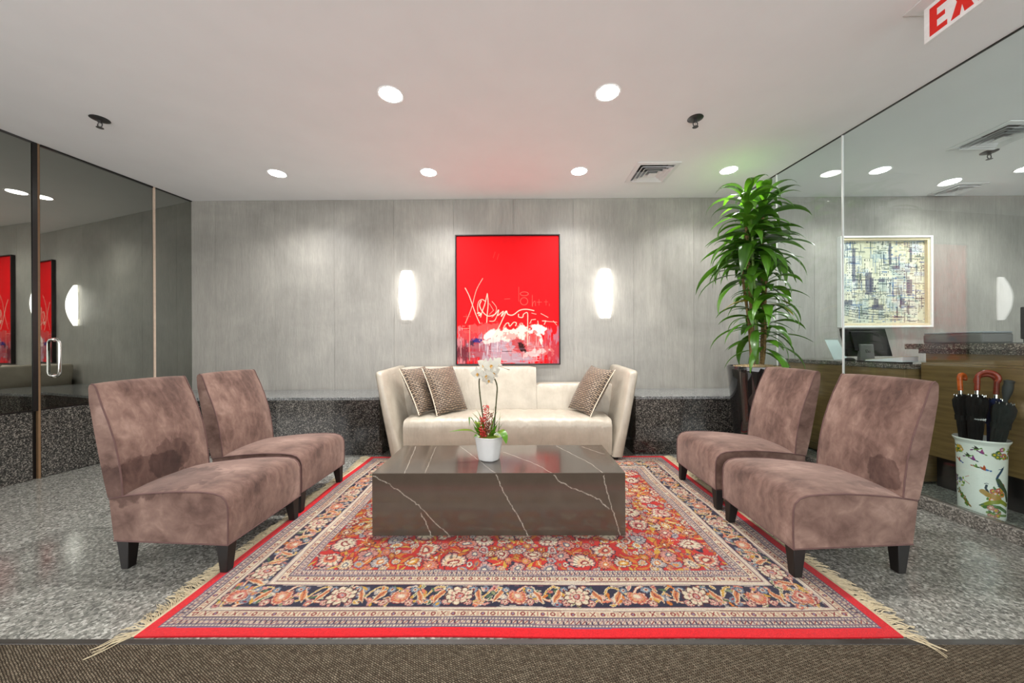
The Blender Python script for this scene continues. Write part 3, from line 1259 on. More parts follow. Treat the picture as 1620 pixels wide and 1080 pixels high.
painted_surface('top_slab', pt, lambda U, V: np.stack([U - ox, V - oy, np.full_like(U, TZ)], -1), 'table_stone', table)
for nm, a, b in (('side_slab', (TX0, TY0 + .0005  , .0075), (TX0 + .02, TY1, TZ - .0005)), ('side_slab', (TX1 - .02, TY0 + .0005  , .0075), (TX1, TY1, TZ - .0005)),
                 ('rear_slab', (TX0 + .021, TY1 - .02  , .0075), (TX1 - .021, TY1, TZ - .0005))):
    o = MB().box((a[0] - ox, a[1] - oy, a[2]), (b[0] - ox, b[1] - oy, b[2])).build(nm, 'table_stone', table)
    fill_paint(o, STONE)
o = MB().box((TX0 + .021 - ox, TY0 + .0008 - oy, TZ - .02), (TX1 - .021 - ox, TY1 - .021 - oy, TZ - .0006)).build('top_core', 'table_stone', table)
fill_paint(o, STONE)
o = MB().hull([(TX0 - ox, TY0 - oy, TZ - .003), (TX1 - ox, TY0 - oy, TZ - .003), (TX1 - ox, TY0 + .006 - oy, TZ - .003), (TX0 - ox, TY0 + .006 - oy, TZ - .003)],
               [(TX0 - ox, TY0 + .003 - oy, TZ), (TX1 - ox, TY0 + .003 - oy, TZ), (TX1 - ox, TY0 + .006 - oy, TZ - .0002), (TX0 - ox, TY0 + .006 - oy, TZ - .0002)]).build('mitred_edge', 'table_stone', table)
fill_paint(o, STONE)
o = MB().box((TX0 + .0 - ox, TY0 + .0006 - oy, .0075), (TX1 - ox, TY0 + .018 - oy, TZ - .0035)).build('front_core', 'table_stone', table)
fill_paint(o, STONE)

# ================================================================== RUG
RX0, RX1, RY0, RY1, RZ = -1.545, 1.512, 1.418, 3.735, .006
RW, RD = RX1 - RX0, RY1 - RY0
RED, RED_F = rgb(206, 20, 30), rgb(206, 40, 30)
CREAM, PINK, LAV, NAVY = rgb(238, 222, 190), rgb(224, 156, 142), rgb(140, 118, 132), rgb(42, 38, 62)
ORANGE, GOLD, GREEN, BLUEG, BRICK = rgb(214, 122, 40), rgb(218, 168, 62), rgb(84, 112, 76), rgb(140, 154, 170), rgb(150, 44, 48)
PALE, SALMON, MAROON, SLATE = rgb(222, 206, 190), rgb(226, 128, 96), rgb(92, 30, 38), rgb(108, 104, 120)


def make_rug():
    nv = 470
    t = np.linspace(0, 1, nv)
    vs = RD * (t * .62 + .38 * t ** 2)                # finer rows towards the room front
    us = np.linspace(0, RW, 1000)
    p = Paint(us, vs, RED_F)
    U, V = p.U, p.V
    ex, ey = np.minimum(U, RW - U), np.minimum(V, RD - V)
    wob = .004 * (fbm(U * 2.2, V * 2.2, 5, 2) - .5) * 2
    e = np.minimum(ex, ey) + wob
    side = ex < ey
    s = np.where(side, V - RD / 2, U - RW / 2)
    allw = (slice(None), slice(None))
    rr = random.Random(3)
    # ---- field: flowers, leaves and vines, mirrored about both middles
    B = .425
    mu, mv = RW / 2, RD / 2

    def four(fn):
        for a in (-1, 1):
            for b in (-1, 1):
                fn(a, b)
    pal = [CREAM, PINK, PALE, rgb(190, 176, 172), rgb(232, 190, 150), rgb(216, 196, 178), SALMON, PINK, ORANGE]
    placed = []

    def spot(r, tries=60):
        for _ in range(tries):
            x, y = rr.uniform(0, mu - B), rr.uniform(0, mv - B)
            if all((x - a) ** 2 + (y - b) ** 2 > ((r + c) * .92) ** 2 for a, b, c in placed):
                placed.append((x, y, r))
                return x, y
        return None
    vines = []
    for k in range(90):
        x, y, a = rr.uniform(0, mu - B), rr.uniform(0, mv - B), rr.uniform(0, 6.28)
        pts = [(x, y)]
        cur = rr.choice((-1, 1)) * rr.uniform(.22, .5)
        for i in range(10):
            a += cur
            x, y = x + .02 * math.cos(a), y + .02 * math.sin(a)
            pts.append((x, y))
        vines.append((pts, rr.choice([ORANGE, PINK, CREAM, GOLD, MAROON])))
    for pts, c in vines:
        def fn(a, b):
            q = [(mu + a * x, mv + b * y) for x, y in pts]
            p.line(q, .0095, MAROON, .55)
            p.line(q, .0065, c)
        four(fn)
    for R, num, kind in ((.075, 14, 'pal'), (.046, 24, 'big'), (.02, 60, 'leaf'), (.029, 90, 'mid'), (.018, 170, 'small'), (.015, 420, 'leaf')):
        for k in range(num):
            sp = spot(R)
            if not sp:
                continue
            x, y = sp
            c1, c2, c3 = rr.choice(pal), rr.choice(pal), rr.choice([BRICK, GOLD, SLATE, ORANGE, BRICK])
            ang = rr.uniform(0, 6.28)
            n = rr.choice((6, 8, 10))

            def fn(a, b):
                X, Y, an = mu + a * x, mv + b * y, math.atan2(b * math.sin(ang), a * math.cos(ang))
                if kind == 'pal':
                    p.palmette(X, Y, R, an, [(.9, PINK), (.74, CREAM), (.55, c1), (.36, BRICK), (.2, CREAM)], NAVY)
                elif kind == 'big':
                    p.flower(X, Y, R, 12, [(.88, c1), (.6, c2), (.42, c3), (.24, CREAM)], an, MAROON if k % 2 else NAVY)
                elif kind == 'mid':
                    p.flower(X, Y, R, n, [(.86, c1), (.5, c3), (.3, c2)], an, SLATE if k % 2 else MAROON)
                elif kind == 'small':
                    p.flower(X, Y, R, 6, [(.84, c1), (.4, c3)], an, SLATE if k % 3 else NAVY)
                else:
                    p.leaf(X, Y, .062, .022, an, ORANGE if k % 3 else GOLD, BRICK if k % 2 else None, CREAM if k % 4 == 0 else None)
            four(fn)
    # fine weave speckle of the pile
    # hand-knotted outlines wander: shift the colours by a small noise field

    def warp(amp, sc, seed, mask):
        du = (fbm(U * sc, V * sc, seed, 2) - .5) * 2 * amp
        dv = (fbm(U * sc, V * sc, seed + 7, 2) - .5) * 2 * amp
        iu = np.clip(np.searchsorted(us, U + du), 0, len(us) - 1)
        iv = np.clip(np.searchsorted(vs, V + dv), 0, len(vs) - 1)
        p.c = np.where(mask[..., None], p.c[iv, iu], p.c)
    warp(.024, 14.0, 31, e > 0)
    # ---- border bands by distance from the edge
    bands = [(.045, RED), (.102, LAV), (.138, CREAM), (.162, PALE), (.305, NAVY), (.335, PALE), (.372, CREAM), (.422, LAV)]
    lo = -1
    for hi, c in bands:
        p.blend(allw, (e >= lo) & (e < hi), c)
        lo = hi

    def rng_(a, b):
        return (e >= a) & (e < b)

    def dots(a, b, per, c, duty=.5, ph=0):
        p.blend(allw, rng_(a, b) & (((s / per + ph) % 1) < duty), c)

    def lines(vals, w, c):
        for v_ in vals:
            p.blend(allw, np.abs(e - v_) < w / 2, c)
    # lavender guards: dotted stripes around a little meander
    for a in (.045, .372):
        wd = .057 if a < .1 else .05
        lines([a + .002, a + wd * .33, a + wd * .67, a + wd - .002], .003, SLATE)
        dots(a + .006, a + .013, .0135, CREAM, .55)
        dots(a + wd - .014, a + wd - .007, .0135, CREAM, .55)
        mid = a + wd / 2
        p.blend(allw, rng_(mid - .009, mid + .009), rgb(206, 176, 168))
        q = ((s / .024) % 1 - .5) * .024
        p.blend(allw, (np.hypot(q, e - mid) < .0065), CREAM)
        p.blend(allw, (np.abs(q - (e - mid) * .9) < .0022) & rng_(mid - .009, mid + .009), BRICK)
        p.blend(allw, (np.abs(np.abs(q) - .0115) < .002) & rng_(mid - .008, mid + .008), NAVY)
    # cream bands with small red glyphs
    for a, b in ((.102, .138), (.335, .372)):
        mid = (a + b) / 2
        per = .043
        cell = np.floor(s / per).astype(int)
        q = ((s / per) % 1 - .5) * per
        k3 = cell % 3
        ring = np.abs(np.hypot(q, e - mid) - .0085) < .0032
        xx = (np.abs(np.abs(q) - np.abs(e - mid) * .8) < .0032) & (np.abs(e - mid) < .0125)
        heart = (np.hypot(q, e - mid) < .0105)
        p.blend(allw, ring & (k3 == 0), BRICK)
        p.blend(allw, xx & (k3 == 1), BRICK)
        p.blend(allw, heart & (k3 == 2), BRICK)
        p.blend(allw, (np.hypot(q, e - mid) < .005) & (k3 == 2), rgb(150, 150, 176))
        p.blend(allw, (np.abs(np.abs(q) - .019) < .0016) & (np.abs(e - mid) < .012), rgb(196, 120, 104))
        lines([a + .001, b - .001], .0028, rgb(120, 70, 74))
    lines([.148, .319], .0075, CREAM)
    lines([.141, .160, .308, .332], .0028, rgb(150, 96, 98))
    lines([.0455], .004, rgb(112, 84, 120))
    # main border ornaments: palmettes and rosettes joined by a winding vine
    mid = .2335

    def border(L, place, along):
        """place(s, e) -> (u, v, angle of outward normal)"""
        per = .288
        half = L / 2 - .162
        nper = int(round(2 * half / per))
        nper += nper % 2
        per = 2 * half / nper
        sv = np.linspace(-half, half, int(2 * half / .011))
        for ph, c in ((0, PINK), (PI, GOLD)):
            pts = [place(a, mid + .05 * math.sin(2 * PI * a / per + ph + .6) + .012 * math.sin(4 * PI * a / per))[:2] for a in sv]
            p.line(pts, .0125, CREAM if c is GOLD else SALMON)
            p.line(pts, .007, c if c is GOLD else CREAM)
        k = -nper // 2
        for k in range(-(nper // 2), nper // 2 + 1):
            a = k * per
            # fillers
            for j in range(30):
                aa = a + rr.uniform(-.5, .5) * per
                if abs(aa) > half - .0:
                    continue
                u_, v_, an = place(aa, mid + rr.uniform(-.06, .06))
                if j < 12:
                    p.flower(u_, v_, rr.uniform(.014, .02), 6, [(.85, rr.choice([BLUEG, PINK, PALE, SALMON])), (.4, rr.choice([CREAM, BRICK, GOLD]))], rr.uniform(0, 6), SLATE)
                else:
                    p.leaf(u_, v_, rr.uniform(.035, .055), .016, rr.uniform(0, 6.28), rr.choice([GREEN, GOLD, PINK, ORANGE, SALMON, rgb(150, 158, 110)]), CREAM if j % 2 else None)
            for sg in (-1, 1):                       # forked salmon leaves between the blossoms
                aa = a + sg * per * .33
                if abs(aa) < half:
                    u_, v_, an = place(aa, mid)
                    p.leaf(u_, v_, .118, .03, an + sg * .42, CREAM)
                    p.leaf(u_, v_, .108, .021, an + sg * .42, rgb(222, 142, 88), None, BRICK)
                    for de in (-.045, .04):
                        u2, v2, _ = place(a + sg * per * .2, mid + de)
                        p.flower(u2, v2, .0215, 8, [(.86, PINK if de < 0 else BLUEG), (.45, CREAM), (.25, BRICK)], 0, NAVY)
            u_, v_, an = place(a, mid)
            if abs(a) > half - .02:
                continue
            if k % 2 == 0:
                p.palmette(u_, v_, .053, an, [(.92, CREAM), (.84, SALMON), (.6, rgb(230, 176, 120)), (.46, PINK), (.3, CREAM)], BRICK)
            else:
                p.flower(u_, v_, .06, 9, [(.9, CREAM), (.62, PINK), (.5, CREAM), (.34, BRICK), (.22, PINK), (.1, BLUEG)], an, MAROON, .22)
    border(RW, lambda s_, e_: (s_ + RW / 2, e_, -PI / 2), 0)
    border(RW, lambda s_, e_: (s_ + RW / 2, RD - e_, PI / 2), 0)
    border(RD, lambda s_, e_: (e_, s_ + RD / 2, PI), 1)
    border(RD, lambda s_, e_: (RW - e_, s_ + RD / 2, 0), 1)
    for cu, sa in ((.235, PI), (RW - .235, 0)):
        for cv, sb in ((.235, -1), (RD - .235, 1)):
            an = math.atan2(sb, 1 if sa == 0 else -1)
            p.palmette(cu, cv, .056, an, [(.92, CREAM), (.84, SALMON), (.6, PINK), (.42, CREAM), (.25, BRICK)], BRICK)
    warp(.011, 22.0, 51, (e > .166) & (e < .301))
    # knots: slight value jitter, soft abrash in the rows
    jit = rng.random(U.shape)
    p.c *= (.80 + .40 * jit)[..., None] * np.where(e < .045, .84, .53)[..., None]
    p.c *= (.95 + .1 * fbm(U * .8, V * 7, 9, 3))[..., None]
    return p


rug_paint = make_rug()
rug = empty('rug', ((RX0 + RX1) / 2, (RY0 + RY1) / 2, 0))
tag(rug, 'red floral Persian rug with navy border and cream fringe on the granite floor', 'rug')
rox, roy = rug.location.x, rug.location.y


def edge_wave(U, V):
    """the woven edges are not quite straight"""
    du = .008 * np.sin(V * 2.4 + .5) + .004 * np.sin(V * 7)
    dv = .004 * np.sin(U * 2.0) + .002 * np.sin(U * 6.3)
    return du, dv


def rug_pos(U, V):
    du, dv = edge_wave(U, V)
    lean = np.where(V > RD * .5, (V / RD - .5) * .05 * (U / RW), 0)
    return np.stack([RX0 + U + du - rox, RY0 + V + dv * (1 - V / RD) + lean * 0 - roy, np.full_like(U, RZ) + .0008 * np.sin(U * 9) * np.sin(V * 8)], -1)


painted_surface('pile', rug_paint, rug_pos, 'rug_pile', rug)
m = MB()
us = np.linspace(0, RW, 60)
vs = np.linspace(0, RD, 40)
per = [(u, 0) for u in us] + [(RW, v) for v in vs[1:]] + [(u, RD) for u in us[::-1][1:]] + [(0, v) for v in vs[::-1][1:-1]]
ring = []
for u, v in per:
    q = rug_pos(np.array([[u]]), np.array([[v]]))[0, 0]
    ring.append(q)
m.loft([[(q[0], q[1], .0005) for q in ring], [(q[0], q[1], RZ - .0012) for q in ring]])
simple('rug_edge', rgb(176, 26, 36), .95, spec=.1)
m.build('backing', 'rug_edge', rug)
# fringe at both short ends
for sg, nm in ((-1, 0), (1, 1)):
    m = MB()
    r2 = random.Random(11 + nm)
    N = 520
    # woven cream hem
    pts0, pts1 = [], []
    for i in range(61):
        v = RD * i / 60
        q = rug_pos(np.array([[0.0 if sg < 0 else RW]]), np.array([[v]]))[0, 0]
        pts0.append((q[0], q[1], .0052))
        pts1.append((q[0] + sg * (.014 + .003 * math.sin(v * 5)), q[1], .0048))
    n0 = len(m.v)
    m.v += pts0 + pts1
    m.f += [(n0 + i, n0 + i + 1, n0 + 61 + i + 1, n0 + 61 + i) for i in range(60)]
    for i in range(N):
        v = RD * (i + r2.random()) / N
        q = rug_pos(np.array([[0.0 if sg < 0 else RW]]), np.array([[v]]))[0, 0]
        sweep = (.6 if sg < 0 else -.15) * math.sin(v * 3.1 + 1.0) + .35 * math.sin(v * 11 + nm) - .25
        ln = r2.uniform(.045, .085) * (1.0 + .25 * math.sin(v * 6))
        w = r2.uniform(.0022, .0042)
        a = sweep * .9 + r2.uniform(-.35, .35)
        if v < .04:
            a = -.75 + r2.uniform(-.2, .2)
            ln *= 1.5
        x, y = q[0] + sg * .012, q[1]
        st = []
        for k in range(5):
            t = k / 4
            st.append((x, y, .0025 + .006 * math.sin(PI * t) * r2.uniform(.5, 1.4)))
            aa = a + r2.uniform(-.5, .5)
            x += sg * ln / 4 * math.cos(aa)
            y += ln / 4 * math.sin(aa)
        n0 = len(m.v)
        for k, pnt in enumerate(st):
            ww = w * (1 - .5 * k / 4)
            m.v += [(pnt[0], pnt[1] - ww, pnt[2]), (pnt[0], pnt[1] + ww, pnt[2]), (pnt[0], pnt[1], pnt[2] + .003)]
        for k in range(4):
            b = n0 + k * 3
            m.f += [(b, b + 3, b + 5, b + 2), (b + 2, b + 5, b + 4, b + 1)]
    fr = m.build('fringe', 'fringe_cotton', rug)
    fr['kind'] = 'stuff'

# ================================================================== ORCHID
orch = empty('potted_orchid', (-.203, 2.445, TZ))
tag(orch, 'white orchid with red filler blossoms in a white ceramic pot on the coffee table', 'plant')


def pot_shape(t, z):
    # round pot with one softly creased corner
    return 1 + .035 * math.cos(4 * (t - .35)) + .015 * math.cos(8 * (t - .35))


pot = MB().lathe([(.062, .0), (.069, .003), (.072, .012), (.083, .08), (.0935, .145), (.0965, .156), (.0985, .160), (.096, .163), (.091, .160), (.088, .145), (.080, .12)], 64, fn=pot_shape).build('pot', 'white_ceramic', orch, smooth=50)
m = MB()
for j in range(9):
    pass
ring0 = []
prof = [(.0, .152), (.03, .151), (.06, .148), (.083, .138)]
m.lathe([(.083, .13), (.083, .142), (.06, .152), (.03, .158), (.002, .16)], 24)
m.build('moss', 'moss', orch, smooth=60)


def opx(x, y, dy=0.0):
    """photo pixel -> local point of the orchid at its own distance"""
    q = at_y(x, y, 2.445 + dy)
    return (q.x + .203, dy, q.z - TZ)


def smooth_path(pts, n=6):
    pts = [Vector(p) for p in pts]
    out = []
    for i in range(len(pts) - 1):
        p0, p1, p2, p3 = pts[max(i - 1, 0)], pts[i], pts[i + 1], pts[min(i + 2, len(pts) - 1)]
        for k in range(n):
            t = k / n
            out.append(.5 * ((2 * p1) + (p2 - p0) * t + (2 * p0 - 5 * p1 + 4 * p2 - p3) * t * t + (3 * p1 - p0 - 3 * p2 + p3) * t ** 3))
    out.append(pts[-1])
    return out


s1 = smooth_path([opx(767, 690), opx(764, 660), opx(760, 630), opx(758, 606), opx(760, 594), opx(765, 588), opx(771, 587, -.01)])
s2 = smooth_path([opx(780, 690, .02), opx(783, 660, .02), opx(785.5, 630, .02), opx(786.5, 612, .02), opx(783, 600, .01), opx(778, 595), opx(772, 594, -.02)])
for s_ in (s1, s2):
    MB().tube(s_, [.0048] * len(s_), 7).build('flower_stem', 'stem_dark', orch, smooth=60)
for s_, ks in ((s1, (8, 14, 19)), (s2, (9, 15, 20))):
    for k in ks:
        d = s_[k + 1] - s_[k]
        MB().tube([s_[k] - d * .4, s_[k], s_[k] + d * .4], [.004, .0062, .004], 7).build('stem_node', 'stem_dark', orch, smooth=60)


def petal(mb, M, L, W, lift=.25, n=5):
    """pointed-oval petal along local +x"""
    o = len(mb.v)
    for i in range(n + 1):
        t = i / n
        w = W / 2 * math.sin(PI * min(1, .12 + .88 * t) ** .85) if t < 1 else 0.0
        for k in (-1, 0, 1):
            mb.v.append(tuple(M @ Vector((t * L, k * w, lift * L * t * t - abs(k) * .1 * w))))
    for i in range(n):
        for k in (0, 1):
            a = o + i * 3 + k
            mb.f.append((a, a + 3, a + 4, a + 1))


def bloom_meshes():
    m = MB()
    for k, (L, W) in enumerate(((.042, .026), (.046, .044), (.04, .026), (.04, .026), (.046, .044))):
        ang = {0: PI / 2, 1: .25, 2: -.95, 3: PI + .95, 4: PI - .25}[k]
        petal(m, Matrix.Rotation(ang, 4, 'Z') @ Matrix.Translation((.003, 0, .001 * (k % 2))), L, W, .12)
    a = m.mesh('bloom', 'petal_white', 180)
    m = MB()
    petal(m, Matrix.Rotation(-PI / 2, 4, 'Z') @ Matrix.Translation((0, 0, .004)), .018, .013, .6)
    petal(m, Matrix.Rotation(-PI / 2 + .9, 4, 'Z') @ Matrix.Translation((0, 0, .004)), .012, .008, .9)
    petal(m, Matrix.Rotation(-PI / 2 - .9, 4, 'Z') @ Matrix.Translation((0, 0, .004)), .012, .008, .9)
    m.lathe([(.002, .0), (.0035, .004), (.002, .009)], 8, (0, .002, .002))
    return a, m.mesh('lip', 'petal_lip', 180)


bloom_me, lip_me = bloom_meshes()
for (x, y, dy, az, el, sc, rl) in ((756, 591, -.03, -.5, 0, .95, .2), (766, 577, .0, -.25, .15, .9, -.3), (777, 578, -.035, .1, .05, 1.0, .1), (786, 574, .01, .7, .25, .85, .5),
                                  (770, 594, -.05, -.1, -.3, .95, -.1), (780, 590, -.03, .45, -.2, .9, .3), (773, 601, -.045, .15, -.55, .75, .2)):
    b = put('bloom', bloom_me, orch, opx(x, y, dy))
    # bloom faces local +z: turn it towards the room
    b.rotation_euler = (Matrix.Rotation(az, 3, 'Z') @ Matrix.Rotation(PI / 2 - el, 3, 'X') @ Matrix.Rotation(rl, 3, 'Z')).to_euler()
    b.scale = (sc * 1.25,) * 3
    put('lip', lip_me, b)
bud = MB().tube(smooth_path([opx(787, 578, .0), opx(795, 581), opx(803, 584)]), .0013, 5)
bud.tube([opx(802, 584), opx(804.5, 584.6), opx(807, 585)], [.001, .003, .001], 6)
bud.build('bud_stem', 'stem_dark', orch, smooth=60)


def blade(mb, pts, W, n=7, fold=.25):
    """a leaf blade along a path"""
    path = smooth_path(pts, n)
    o = len(mb.v)
    N = len(path)
    for i, p in enumerate(path):
        t = i / (N - 1)
        d = (path[min(i + 1, N - 1)] - path[max(i - 1, 0)]).normalized()
        s = d.cross(Vector((0, 0, 1)))
        s = s.normalized() if s.length > 1e-4 else Vector((1, 0, 0))
        up = s.cross(d)
        w = W / 2 * max(.02, math.sin(PI * (.1 + .9 * t) ** .8) if t < 1 else 0)
        for k in (-1, 0, 1):
            mb.v.append(tuple(p + s * k * w + up * abs(k) * w * fold))
    for i in range(N - 1):
        for k in (0, 1):
            a = o + i * 3 + k
            mb.f.append((a, a + 3, a + 4, a + 1))
    return mb


for pts, W in (([opx(762, 692), opx(748, 683, -.03), opx(730, 681, -.05), opx(710, 683, -.06)], .06),
               ([opx(776, 690), opx(788, 683, -.05), opx(797, 689, -.08), opx(801, 702, -.1)], .085),
               ([opx(788, 690, .02), opx(790, 672, .02), opx(792, 650, .02)], .034),
               ([opx(764, 690), opx(757, 665), opx(746, 652)], .024), ([opx(762, 690), opx(750, 668), opx(743, 660, -.02), opx(743, 674, -.03)], .02),
               ([opx(772, 690), opx(773, 655), opx(768, 633)], .018), ([opx(774, 690), opx(780, 655), opx(784, 640)], .022),
               ([opx(776, 690), opx(786, 668, -.02), opx(796, 655, -.02)], .018), ([opx(784, 690), opx(790, 678), opx(796, 668)], .022),
               ([opx(760, 690), opx(755, 672, -.03), opx(751, 664, -.03)], .03), ([opx(768, 690), opx(760, 660, .03), opx(752, 645, .03)], .02),
               ([opx(760, 690), opx(752, 678, -.04), opx(747, 668, -.05)], .03), ([opx(764, 690), opx(757, 676, -.05), opx(750, 672, -.07)], .034), ([opx(778, 690), opx(784, 676, -.04), opx(791, 668, -.05)], .028),
               ([opx(770, 690), opx(763, 672, -.04), opx(755, 660, -.05)], .022), ([opx(776, 690), opx(781, 664, .02), opx(788, 648, .03)], .02), ([opx(764, 692), opx(755, 688, -.07), opx(749, 692, -.09)], .03)):
    blade(MB(), pts, W).build('leaf', 'orchid_leaf', orch, smooth=60)
for spike, mat in (((opx(768, 690, -.03), opx(765, 668, -.03), opx(763, 660, -.03)), 'berry_red'), ((opx(771, 690, -.02), opx(770, 660, -.02), opx(769, 642, -.02)), 'berry_red'),
                   ((opx(774, 690, -.03), opx(774, 672, -.03), opx(776, 653, -.03)), 'berry_brown'), ((opx(766, 692, -.05), opx(764, 685, -.05), opx(762, 676, -.05)), 'berry_red'),
                   ((opx(771, 692, -.04), opx(770, 680, -.04), opx(771, 668, -.04)), 'berry_brown'), ((opx(762, 690, -.02), opx(758, 676, -.02), opx(755, 668, -.02)), 'moss')):
    path = smooth_path(spike, 9)
    m = MB()
    m.tube(path, .0015, 5)
    for q in path[3:]:
        for k in range(5):
            c = Vector(q) + Vector((random.uniform(-.02, .02), random.uniform(-.016, .016), random.uniform(-.006, .006)))
            m.lathe([(.0006, -.0045), (.0045, 0), (.0006, .0045)], 6, c)
    m.build('blossom_spike', mat, orch, smooth=60)

# ================================================================== TALL PLANT IN A BLACK PLANTER
PX, PY = 2.300, 3.455
plant = empty('potted_dracaena', (PX, PY, 0))
tag(plant, 'tall leafy green plant with several canes in a glossy black planter beside the glass wall', 'plant')
MB().lathe([(.168, .0), (.172, .006), (.215, .5), (.252, .90), (.258, .953), (.256, .958), (.246, .958), (.240, .94), (.23, .9)], 64).build('planter', 'black_lacquer', plant, smooth=50)
m = MB().lathe([(.238, .91), (.238, .93), (.2, .952), (.12, .965), (.04, .97), (.002, .972)], 32)
soil = m.build('soil', 'soil', plant, smooth=60)
m = MB()
r3 = random.Random(5)
for k in range(420):
    a, r = r3.uniform(0, 6.28), .232 * math.sqrt(r3.random())
    z = .97 - .03 * (r / .238) ** 2
    d = Vector((r3.uniform(-1, 1), r3.uniform(-1, 1), r3.uniform(-.1, .5))).normalized() * r3.uniform(.01, .02)
    c = Vector((r * math.cos(a), r * math.sin(a), z))
    m.tube([c - d, c + d], .0016, 4)
w = m.build('wood_wool', 'soil', plant)
w['kind'] = 'stuff'


def ppx(x, y, dy=0.0):
    q = at_y(x, y, PY + dy)
    return Vector((q.x - PX, dy, q.z))


canes = [  # base pixel, head pixel, depth of the head, radius, material
    ((1190, 578), (1180, 306), -.06, .019, 'stalk_bark'),
    ((1205, 577), (1207, 312), .05, .018, 'stalk_bark'),
    ((1197, 577), (1190, 352), -.14, .013, 'stalk_green'),
    ((1189, 577), (1172, 392), .06, .014, 'stalk_bark'),
    ((1206, 577), (1214, 425), -.10, .013, 'stalk_bark'),
    ((1198, 577), (1194, 468), -.12, .012, 'stalk_green'),
    ((1206, 577), (1211, 498), .03, .013, 'stalk_bark'),
]
leaf_meshes = []
r4 = random.Random(21)
for v in range(14):
    L = r4.uniform(.44, .62)
    a0 = math.radians([78, 66, 52, 38, 22, 8, 60, 30, 70, 15, 45, 55, 26, 0][v])
    bend = math.radians(r4.uniform(95, 150)) * (1.0 if a0 > .5 else .68)
    n = 10
    pos, ang = Vector((0, 0, 0)), a0
    pts = [pos.copy()]
    for i in range(n):
        ang = a0 - bend * ((i + 1) / n) ** 1.35
        pos = pos + Vector((math.cos(ang), 0, math.sin(ang))) * L / n
        pts.append(pos.copy())
    m = MB()
    W = r4.uniform(.092, .118)
    tw = r4.uniform(-.5, .5)
    for i, p in enumerate(pts):
        t = i / n
        d = (pts[min(i + 1, n)] - pts[max(i - 1, 0)]).normalized()
        s = Vector((0, 1, 0))
        up = d.cross(s) * -1
        s2 = s * math.cos(tw * t) + up * math.sin(tw * t)
        wd = W / 2 * (.34 + .66 * math.sin(PI / 2 * min(1, t / .45))) * (1 - (max(0, t - .45) / .55) ** 1.6) if t < 1 else .0006
        for k in (-1, 0, 1):
            m.v.append(tuple(p + s2 * k * wd + up * abs(k) * wd * .2))
    for i in range(n):
        for k in (0, 1):
            a = i * 3 + k
            m.f.append((a, a + 3, a + 4, a + 1))
    leaf_meshes.append((m.mesh('leaf', 'leaf_green', 180), math.degrees(a0)))
yellow = leaf_meshes[9][0].copy()
yellow.materials.clear()
yellow.materials.append(MAT['leaf_yellow'])
for ci, (b, h, dy, rad, mat) in enumerate(canes):
    p0, p1 = ppx(*b, -.02 + .02 * (ci % 3)), ppx(*h, dy)
    p0.z = .955
    path = smooth_path([p0, p0.lerp(p1, .35) + Vector((.012, 0, 0)), p0.lerp(p1, .7) - Vector((.012, .01, 0)), p1], 10)
    rr_ = [rad * (1 + .10 * (i % 2)) * (1 - .3 * i / len(path)) for i in range(len(path))]
    MB().tube(path, rr_, 9).build('cane', mat, plant, smooth=80)
    nl = (46, 44, 28, 30, 30, 28, 28)[ci]
    for k in range(nl):
        t = k / nl                                    # 0 lowest leaf, 1 youngest
        drop = (1 - t) * (.62 if ci < 2 else .36)
        i = int((len(path) - 1) * max(0, 1 - drop / max(.2, (p1 - p0).length)))
        base = path[i]
        want = 2 + 80 * t ** 1.5
        me = min(leaf_meshes, key=lambda q: abs(q[1] - want) + r4.uniform(0, 22))[0]
        if ci == 4 and k in (1, 2):
            me = yellow
        az = k * 2.39996 + ci * 1.1 + r4.uniform(-.3, .3)
        sc = r4.uniform(.78, 1.0) * (1.06 - .28 * t) * (1.0 if ci < 2 else .86)
        room_z = CEIL - base.z - .06
        # keep clear of the glass wall and of the ceiling
        gx = rp((WALL_Y - (PY + base.y + math.sin(az) * .3)) / -RDIR.y).x - PX - .03
        reach = base.x + math.cos(az) * .36 * sc
        if reach > gx:
            sc *= max(.45, (gx - base.x) / max(.05, reach - base.x))
        put('leaf', me, plant, base, (r4.uniform(-.12, .12), r4.uniform(-.12, .12), az), (sc, sc, min(sc, room_z / .42)))

# ================================================================== RED PAINTING
pt_obj = empty('abstract_painting', (-.128, WALL_Y - .025, 1.727))
tag(pt_obj, 'large red abstract painting with white scribbles in a thin dark frame above the sofa', 'painting')
PW, PH = 1.286, 1.598
# canvas coordinates: crop pixels 60..812 x 65..1003
KX, KY = (PW - .03) / 752.0, (PH - .03) / 938.0
p = Paint(np.linspace(0, 752, 300), np.linspace(0, 938, 375), rgb(226, 12, 20))
Uc, Vc = p.U, p.V                                     # V measured downwards
allw = (slice(None), slice(None))
p.c *= (.88 + .24 * fbm(Uc / 60, Vc / 90, 2, 4))[..., None]


def cv(pts):
    return [(x - 60, y - 65) for x, y in pts]


def blob(cx, cy, rx, ry, color, alpha=1.0, ang=0.0, rough=.6, seed=0, sc=22.0, ax=1.0, ay=1.0):
    cx, cy = cx - 60, cy - 65
    c, s = math.cos(ang), math.sin(ang)
    X, Y = (Uc - cx), (Vc - cy)
    d = np.hypot((c * X + s * Y) / rx, (-s * X + c * Y) / ry) + rough * (fbm(Uc / sc * ax, Vc / sc * ay, seed, 4) - .5) * 2
    p.blend(allw, np.clip((1.0 - d) * 5, 0, 1), tuple(c_ * .72 for c_ in color), alpha)


